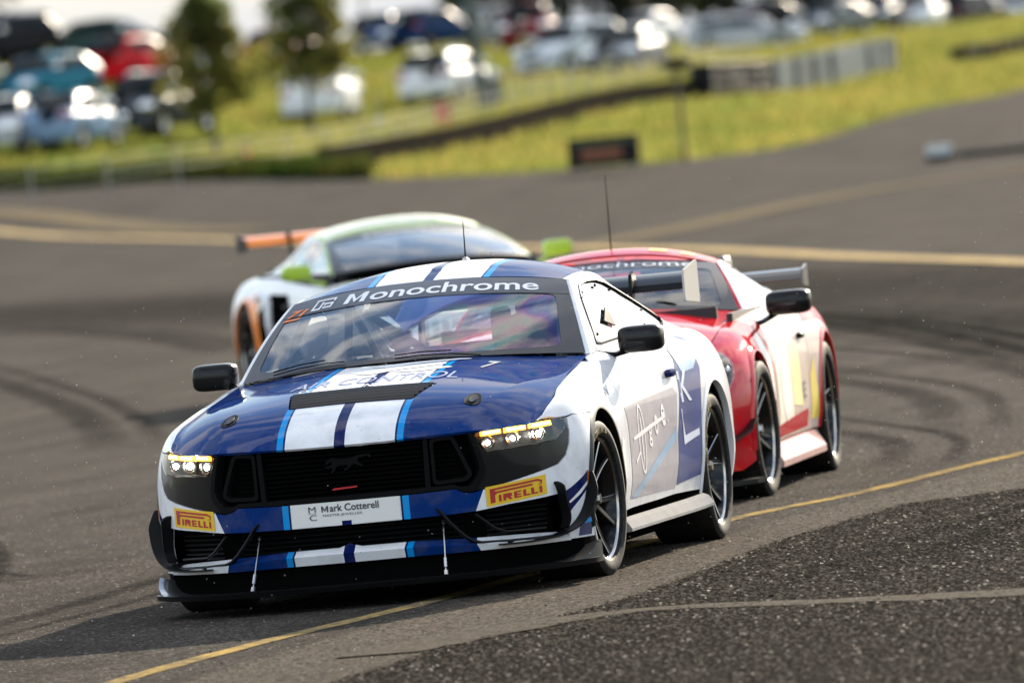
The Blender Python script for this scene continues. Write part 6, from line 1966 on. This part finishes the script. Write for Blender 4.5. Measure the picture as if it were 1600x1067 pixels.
def parked_car(kind):
    hw, low, cab, wr, ax = KINDS[kind]
    t = bpy.data.objects.new('parked_car', None); COL.objects.link(t)
    L0, L1 = low[0][0], low[-1][0]
    zt = curve([(x, z) for x, z in low])
    b_ = MB(); v = []
    xs = sorted({x for x, _ in low} | set(np.linspace(L1, L0, 22)))
    n = 0
    for x in xs:
        e = min(1, (L0 - x) / .55, (x - L1) / .45); wf = hw * (.80 + .20 * math.sqrt(max(0, 1 - (1 - max(0, e)) ** 2)))
        z = zt(x)
        arch = max([0] + [math.sqrt(max(0, (wr + .06) ** 2 - (x - c) ** 2)) for c in (ax, -ax)])
        zb = max(.24, wr + arch if arch else .24)
        zb = min(zb, z - .18)
        sec = [(0, z + .015), (wf * .62, z + .005), (wf * .86, z - .03), (wf * .96, z - .10), (wf, z * .62 + zb * .38 if arch else z * .62 + .12), (wf * .985, zb + .06), (wf * .94, zb)]
        ring = sec + [(-y, zz) for y, zz in reversed(sec[1:])]
        n = len(ring)
        v += [(x, y, zz) for y, zz in ring]
    m_ = len(xs)
    b_.add(v, [(n * i + a, n * i + a + 1, n * i + n + a + 1, n * i + n + a) for i in range(m_ - 1) for a in range(n - 1)] + [tuple(range(n)), tuple(range(n * m_ - 1, n * m_ - n - 1, -1))])
    # cabin
    zr = curve(cab); v = []
    cx = sorted(set(np.linspace(cab[-1][0], cab[0][0], 20)))
    for x in cx:
        z = zr(x); zb = min(zt(x) - .02, z - .01)
        k = (z - zb) / (max(c[1] for c in cab) - zb + .001)
        tw = hw * (.93 - .20 * k)
        sec = [(0, z + .02 * k), (tw * .6, z + .012 * k), (tw * .9, z - .02 * k), (tw, z - .07 * k), (hw * .93, zb)]
        ring = sec + [(-y, zz) for y, zz in reversed(sec[1:])]
        n = len(ring); v += [(x, y, zz) for y, zz in ring]
    m_ = len(cx)
    b_.add(v, [(n * i + a, n * i + a + 1, n * i + n + a + 1, n * i + n + a) for i in range(m_ - 1) for a in range(n - 1)])
    body = b_.build('body', PAINT['silver'], t, True, 75)
    zmax = max(c[1] for c in cab)
    def side_pt(x, q, sd, off=.012):
        z = zr(x); zb = min(zt(x) - .02, z - .01)
        k = (z - zb) / (zmax - zb + .001); tw = hw * (.93 - .20 * k)
        za = z - .07 * k
        return (x, sd * (hw * .93 + (tw - hw * .93) * q + off + .035 * math.sin(math.pi * max(0, min(1, q))) * (1 - (x / 1.6) ** 2)), zb + (za - zb) * q)
    f0, f1 = cab[0], cab[1]; r0, r1 = cab[-1], cab[-2]
    for sd in (1, -1):
        mid = (f1[0] + r1[0]) / 2 - .05
        for (xa, xb, xc, xd) in ((f0[0] - .16, f1[0] - .02, mid + .04, mid + .04), (mid - .04, mid - .04, r1[0] + .05, r0[0] + .18)):
            panel('side_window', [(xa, .12), (xb, .93), (xc, .93), (xd, .12)], lambda x, q, sd=sd: side_pt(x, q, sd), M['carglass'], t, .15, .2, .006, ctr=(0, 0, .8))
    def screen(a, b2, nm):
        def fn(y, q):
            x = a[0] + (b2[0] - a[0]) * q; z = zr(x); zb = min(zt(x) - .02, z - .01)
            k = (z - zb) / (zmax - zb + .001); tw = hw * (.93 - .20 * k)
            s_ = 1 if a[0] > 0 else -1
            return (x + s_ * (.012 + .13 * (1 - y * y)), y * tw * .94, z + .02 * k + .012)
        panel(nm, [(-1, .10), (1, .10), (1, .94), (-1, .94)], fn, M['carglass'], t, .2, .2, .006, ctr=(0, 0, .6))
    screen(f0, f1, 'windscreen'); screen(r0, r1, 'rear_window')
    for sd in (1, -1):
        b_ = MB(); b_.blob((L0 - .12, sd * hw * .78, zt(L0 - .2) - .06), (.18, .24, .14), (1, 1), 18, 12); b_.build('headlight', M['headlamp'], t)  # enlarged bright metal blob, shaped to catch the sun as a glint
        b_ = MB(); b_.blob((L1 + .10, sd * hw * .74, .86), (.10, .18, .10), (1, 1), 14, 10); b_.build('tail_light', M['taillamp'], t)
        b_ = MB(); b_.blob((f0[0] - .22, sd * (hw + .06), zt(.6) + .10), (.11, .13, .11), (1, 1), 16, 12); b_.build('mirror', M['chrome'], t)  # oversized chrome cap, added to throw a sun glint
        for x in (ax, -ax):
            b_ = MB(); b_.lathe([(wr * .62, -.1), (wr * .94, -.11), (wr, -.07), (wr, .07), (wr * .94, .11), (wr * .62, .1)], 22, Matrix.Translation((x, sd * (hw - .12), wr)))
            ty_ = b_.build('wheel', M['tyre'], t)
            b_ = MB(); b_.lathe([(.001, .085), (wr * .2, .09), (wr * .5, .075), (wr * .63, .095)], 18, Matrix.Translation((x, sd * (hw - .12), wr)) @ (Matrix.Rotation(math.pi if sd < 0 else 0, 4, 'Z')))
            b_.build('rim', M['alloy'], ty_)
    b_ = MB(); b_.box((L0 + .005, 0, zt(L0) - .06), (.05, hw * .95, .12)); b_.build('grille', M['matt'], t, False)
    b_ = MB(); b_.box((L0 + .02, 0, .42), (.03, .40, .11)); b_.build('number_plate', M['plate'], t, False)
    if kind in ('suv', 'wagon'):
        for sd in (1, -1):
            b_ = MB(); b_.tube([(f1[0] - .2, sd * hw * .60, zr(f1[0] - .2) + .02), (f1[0] - .4, sd * hw * .60, zr(f1[0] - .4) + .06), (r1[0] + .2, sd * hw * .6, zr(r1[0] + .2) + .06), (r1[0], sd * hw * .6, zr(r1[0]) + .02)], .02, 6); b_.build('roof_rail', M['chrome'], t)
    return t
proto = {}
HEADCAM = math.atan2(-FH.y, -FH.x)
def park(kind, paint, l, d, head, label, extra=None):
    if kind not in proto:
        proto[kind] = parked_car(kind); c = proto[kind]
    else: c = copy_tree(proto[kind])
    for ch in c.children:
        if ch.name.startswith('body'):
            ch.material_slots[0].link = 'OBJECT'; ch.material_slots[0].material = PAINT[paint]
    c.location = W(l, d, T(l, d)); c.rotation_euler = (0, 0, HEADCAM + rad(head))
    tag(c, label, 'car', 'cars parked on the grass')
cars = [('sedan', 'silver', -12.5, 290, -10, 'silver sedan cut off by the left edge, front row of the car park'),
        ('sedan', 'bluegrey', -10.8, 291, 164, 'pale blue sedan at the front of the left parking group'),
        ('suv', 'dark', -8.85, 301, -22, 'dark grey off-roader beside the pale blue sedan'),
        ('hatch', 'teal', -12.4, 319, -31, 'teal hatchback parked behind the pale blue sedan'),
        ('hatch', 'red', -10.35, 335, 152, 'bright red hatchback parked behind the dark grey off-roader'),
        ('sedan', 'green', -11.7, 362, 70, 'dark green sedan seen from its side behind the red hatchback'),
        ('suv', 'black', -15.0, 352, -39, 'black off-roader on the skyline at the far left'),
        ('hatch', 'orange', -6.6, 362, -18, 'orange hatchback showing between the two young trees'),
        ('suv', 'white', -4.85, 331, 173, 'white off-roader parked right behind the taller young tree'),
        ('sedan', 'navy', -3.9, 420, -10, 'navy sedan in the far row left of the thick green pole'),
        ('hatch', 'navy', -1.9, 421, 146, 'dark blue hatchback in the far row next to the thick green pole'),
        ('wagon', 'white', -1.2, 346, 162, 'white wagon parked in front of the thick green pole'),
        ('ute', 'maroon', 1.7, 421, -4, 'maroon pickup in the far row right of the thick green pole'),
        ('suv', 'pale', 3.0, 388, -37, 'pale off-roader behind the wire guard rail'),
        ('sedan', 'grey', 4.6, 372, -15, 'grey sedan close behind the wire guard rail'),
        ('wagon', 'silver', 10.4, 450, 82, 'silver wagon parked side-on above the tyre wall'),
        ('sedan', 'grey', 14.4, 470, -29, 'grey sedan right behind the silver wagon'),
        ('hatch', 'dark', 16.5, 478, -11, 'charcoal hatchback between the grey sedan and the white sedan'),
        ('sedan', 'white', 18.4, 481, -12, 'white sedan in the right row under the trees'),
        ('suv', 'dark', 20.9, 489, 151, 'charcoal off-roader second from the right edge'),
        ('hatch', 'silver', 23.2, 492, -29, 'silver hatchback at the right edge of the car park'),
        ('hatch', 'white', 6.6, 470, -24, 'white hatchback in the far row behind the grey sedan'),
        ('sedan', 'black', 12.6, 500, 144, 'black sedan hidden behind the silver wagon roof'),
        ('ute', 'white', 17.6, 515, -32, 'white pickup in the last row under the trees'),
        ('sedan', 'silver', -7.9, 395, -31, 'silver sedan on the crest behind the first young tree'),
        ('hatch', 'pale', -9.3, 378, -7, 'pale hatchback on the crest beside the dark green sedan'),
        ('suv', 'grey', -.2, 440, -35, 'grey off-roader in the last row behind the dark blue hatchback')]
for a in cars: park(*a)

# ---- trackside furniture
M['galv'] = principled('galvanised_steel', (.22, .22, .21), .6, 0, 0, 0.02)
M['concrete'] = principled('stained_concrete', (.028, .024, .020), .9, 0, 0, 0)
M['signgreen'] = principled('green_pole_paint', (.03, .05, .045), .5)
def path3(pts, step):
    P = smooth_path(pts, 12); out = [P[0]]; acc = 0
    for i in range(1, len(P)):
        acc += (P[i] - P[i - 1]).length
        if acc >= step: out.append(P[i]); acc = 0
    return out
rail_path = path3(wld([(-14, 222), (-8.34, 231), (-3.24, 251), (.65, 296), (3.2, 318), (5.81, 341), (9, 372)]), 3.6)
gr = thing('guard_rail', 'long galvanised wire rope guard rail on posts climbing from the track edge past the trees', 'guard rail', (rail_path[0].x, rail_path[0].y, 0))
O = Vector((rail_path[0].x, rail_path[0].y, 0))
prev = None
for i, p in enumerate(rail_path):
    l, d = LD(p.x, p.y); z = T(l, d)
    q = Vector((p.x, p.y, z)) - O
    b_ = MB(); b_.box(q + Vector((0, 0, .35)), (.045, .045, .85)); b_.build('post', M['galv'], gr, False)
    if prev is not None:
        dv = (q - prev).normalized(); nn = dv.cross(Vector((0, 0, 1))).normalized()
        for hz in (.38, .58, .76):
            b_ = MB(); b_.tube([prev + dv * .02 + nn * .07 + Vector((0, 0, hz)), q - dv * .02 + nn * .07 + Vector((0, 0, hz))], .010, 6); b_.build('rail_wire', M['galv'], gr)
    prev = q
# mesh fence behind the rail
M['mesh'] = bpy.data.materials.new('wire_mesh'); M['mesh'].use_nodes = True
b = M['mesh'].node_tree.nodes['Principled BSDF']; b.inputs['Base Color'].default_value = (.45, .45, .44, 1); b.inputs['Metallic'].default_value = .6; b.inputs['Roughness'].default_value = .45
# low dark wall along the bank
wp = path3(wld([(-3.6, 238), (-1, 252), (1.25, 268), (3.4, 282), (5.4, 291)]), 2.4)
lw = thing('low_wall', 'low dark stained concrete wall running up the grass bank to the tyres', 'wall', (wp[0].x, wp[0].y, 0))
O2 = Vector((wp[0].x, wp[0].y, 0)); prev = None
for p in wp:
    l, d = LD(p.x, p.y); q = Vector((p.x, p.y, T(l, d))) - O2
    if prev is not None:
        dv = q - prev; mid_ = (q + prev) / 2
        Rm = dv.to_track_quat('X', 'Z').to_matrix()
        b_ = MB(); b_.box(mid_ + Vector((0, 0, .20)), (dv.length - .03, .22, .62), M=Rm); b_.build('wall_block', M['concrete'], lw, False)
    prev = q
# dark grass at the foot of the bank, its shade put into the colour
shaded_grass = []
for _ in range(9000):
    l = rnd.uniform(-17, -2.5); d = edgeD(l) + rnd.uniform(.2, 6.5)
    p = W(l, d, Tf(l, d)); h = rnd.uniform(.15, .50); a = rnd.uniform(0, 6.28); u = Vector((math.cos(a), math.sin(a), 0)) * rnd.uniform(.05, .10)
    shaded_grass.append((p - u, p + u, p + Vector((rnd.uniform(-.1, .1), rnd.uniform(-.1, .1), h))))
tag(tri_stuff('weeds', shaded_grass, M['weed']), 'rank dark green weeds along the foot of the left bank', 'weeds')

# tyre walls: every tyre a part
def stack_tyre():
    b_ = MB(); b_.lathe([(.19, -.10), (.29, -.115), (.325, -.09), (.33, 0), (.325, .09), (.29, .115), (.19, .10), (.17, 0)], 18, Matrix.Rotation(rad(90), 4, 'X'), closed=True)
    return b_.build('tyre', M['tyre'], None)
M['white_tyre'] = principled('whitewashed_rubber', (.42, .41, .38), .8, 0, 0, 0)
M['grey_tyre'] = principled('worn_grey_rubber', (.06, .06, .06), .8, 0, 0, 0)
t0 = stack_tyre()
def tyre_wall(label, pts, rows, cols):
    P = path3(wld(pts), .67)
    th = thing('tyre_wall', label, 'tyre wall', (P[0].x, P[0].y, 0))
    for i, p in enumerate(P):
        l, d = LD(p.x, p.y); z = T(l, d)
        for r in range(rows):
            o = t0.copy(); COL.objects.link(o); o.parent = th
            o.location = (p.x - P[0].x + rnd.uniform(-.02, .02), p.y - P[0].y + rnd.uniform(-.02, .02), z + .11 + .225 * r)
            m_ = cols(i / max(1, len(P) - 1))
            if m_ is not None:
                o.material_slots[0].link = 'OBJECT'; o.material_slots[0].material = m_
tyre_wall('black end of the tyre wall, stacked tyres beside the low concrete wall', [(5.46, 290), (6.3, 294), (7.2, 299.5)], 4, lambda u: M['black'])
tyre_wall('whitewashed tyre wall with dark gaps on the green bank below the silver wagon', [(7.3, 300.5), (9.4, 314), (11.6, 330)], 4, lambda u: M['white_tyre'] if (u * 7) % 1 > .22 else M['grey_tyre'])
tyre_wall('short black tyre wall on the bright grass at the right edge', [(14.0, 336), (15.5, 340), (18.0, 346)], 2, lambda u: None)
bpy.data.objects.remove(t0)

# dark advertising board on legs at the track edge
c = W(2.08, 216, T(2.08, 216))
bd = thing('trackside_board', 'black board with blurred orange print standing at the edge of the asphalt', 'board', c, HEADCAM + rad(-4))
b_ = MB(); b_.box((0, 0, .40), (.16, 1.36, .56)); b_.build('board_panel', M['black'], bd, False)
for s_ in (-.5, .5):
    b_ = MB(); b_.box((0, s_, .06), (.06, .06, .16)); b_.build('leg', M['galv'], bd, False)
b_ = MB(); b_.box((.083, -.05, .36), (.006, .78, .20)); b_.build('print', principled('dull_orange_print', (.20, .07, .03), .7), bd, False)
b_ = MB(); b_.box((.083, .0, .58), (.006, 1.2, .08)); b_.build('print', principled('dull_green_print', (.05, .07, .03), .7), bd, False)

def pole(label, l, d, h, r, mat, cat='pole', name='pole', lean=0.0):
    t = thing(name, label, cat, W(l, d, T(l, d) - .05), HEADCAM)
    b_ = MB(); b_.tube([(0, 0, 0), (0, lean * h * .5, h * .5), (0, lean * h, h)], [r, r * .95, r * .85], 12); b_.build('shaft', mat, t)
    return t
p_ = pole('thick dark green pole rising out of the picture behind the white wagon', -.2, 331, 9.0, .18, M['signgreen'], lean=-.03)
b_ = MB(); b_.box((.0, .35, .45), (.45, .55, .9)); b_.build('switch_box', M['signgreen'], p_, False)
b_ = MB(); b_.tube([(0, 0, 8.6), (.6, 0, 8.9), (1.4, 0, 8.9)], [.06, .06, .05], 8); b_.build('lamp_arm', M['signgreen'], p_)
p_ = pole('slim post with a wide dark lamp head at the edge of the grass', 3.65, 219, 2.0, .045, M['bark'])
b_ = MB(); b_.blob((0, 0, 1.98), (.14, .30, .10), (.7, .7), 16, 8); b_.build('lamp_head', M['grey'], p_)
for s_ in (-1, 1):
    b_ = MB(); b_.tube([(0, 0, 1.65), (0, s_ * .10, 1.8), (0, s_ * .16, 1.95)], .02, 6); b_.build('bracket', M['bark'], p_)
pole('thin grey mast on the skyline behind the navy sedan', -4.6, 450, 8, .06, M['galv'])
pole('brown timber pole on the skyline among the far trees', 7.0, 500, 9, .22, M['bark'])
p_ = pole('short marker post with a round pale yellow disc between the tree and the wagon', -2.95, 301, 1.45, .035, M['galv'], 'marker post', 'marker_post')
b_ = MB(); b_.lathe([(.001, .012), (.16, .012), (.16, -.012), (.001, -.012)], 20, Matrix.Translation((.05, 0, 1.32)) @ Matrix.Rotation(rad(90), 4, 'Z')); b_.build('disc', M['yellowp'], p_)
b_ = MB(); b_.box((.05, 0, .30), (.02, .22, .22)); b_.build('reflector', M['headlamp'], p_, False)
cn = thing('traffic_cone', 'small orange traffic cone in the weeds at the track edge', 'traffic cone', W(-5.3, 246, T(-5.3, 246)))
b_ = MB(); b_.lathe([(.17, .03), (.15, .05), (.035, .50), (.001, .51)], 18, Matrix.Rotation(rad(90), 4, 'X')); b_.build('cone', M['orangep'], cn)
b_ = MB(); b_.box((0, 0, .02), (.40, .40, .04)); b_.build('base', M['black'], cn, False)
dr = thing('drum', 'small red drum standing on the grass beside the guard rail', 'drum', W(-1.2, 290, T(-1.2, 290)))
b_ = MB(); b_.lathe([(.001, 0), (.17, 0), (.18, .02), (.17, .05), (.17, .25), (.18, .27), (.17, .30), (.17, .50), (.18, .53), (.16, .55), (.001, .54)], 20, Matrix.Rotation(rad(90), 4, 'X')); b_.build('shell', M['red'], dr)
b_ = MB(); b_.lathe([(.001, .575), (.04, .575), (.04, .54)], 12, Matrix.Rotation(rad(90), 4, 'X')); b_.build('cap', M['black'], dr)
bx2 = thing('junction_box', 'small pale box with dark base on the run-off asphalt at the right', 'box', W(7.75, 199, T(7.75, 199)), HEADCAM)
b_ = MB(); b_.box((0, 0, .20), (.35, .42, .16)); b_.build('lid', principled('pale_plastic', (.55, .58, .56), .5), bx2, False)
b_ = MB(); b_.box((0, 0, .06), (.38, .46, .13)); b_.build('base', M['black'], bx2, False)
P = path3(wld([(8.1, 200), (9.2, 200.5), (10.8, 202), (13, 206)]), .9)
rk = thing('rubber_kerb', 'low black rubber strip lying on the run-off asphalt beside the pale box', 'kerb', (P[0].x, P[0].y, 0))
for i in range(len(P) - 1):
    a_, c_ = P[i], P[i + 1]; l, d = LD(a_.x, a_.y); dv = (c_ - a_)
    b_ = MB(); b_.box((a_.x + dv.x / 2 - P[0].x, a_.y + dv.y / 2 - P[0].y, T(l, d) + .06), (dv.length - .02, .30, .13), rz=math.atan2(dv.y, dv.x)); b_.build('section', M['black'], rk, False)

# rubber crumbs and grit: lying on the track, and thrown up round the cars
M['crumb'] = principled('pale_grit', (.45, .42, .38), .7)
M['rubber_crumb'] = principled('rubber_crumbs', (.02, .02, .02), .8)
def bits(n, fn, s0, s1):
    out = []
    for _ in range(n):
        p = fn(); s = rnd.uniform(s0, s1)
        q = Matrix.Rotation(rnd.uniform(0, 6.28), 3, 'Z') @ Matrix.Rotation(rnd.uniform(0, 6.28), 3, 'X')
        a = [p + q @ Vector(v) * s for v in ((1, 0, -.4), (-.5, .85, -.4), (-.5, -.85, -.4), (0, 0, 1))]
        out += [(a[0], a[2], a[1]), (a[0], a[1], a[3]), (a[1], a[2], a[3]), (a[2], a[0], a[3])]
    return out
tag(tri_stuff('grit', bits(260, lambda: W(rnd.uniform(-3.2, 3.6), rnd.uniform(42, 72), .010), .003, .006), M['crumb']), 'pale grit scattered over the asphalt', 'grit')
tag(tri_stuff('rubber_crumbs', bits(160, lambda: W(rnd.gauss(.6, 1.2), rnd.uniform(42, 72), .009), .003, .008), M['rubber_crumb']), 'black rubber crumbs scattered over the asphalt', 'rubber')
tag(tri_stuff('flying_grit', bits(900, lambda: W(rnd.uniform(-2.9, 2.9), rnd.uniform(44.5, 58), abs(rnd.gauss(0, .6)) + .05), .0016, .0032), M['crumb']), 'fine pale grit thrown up into the air around the cars', 'grit')
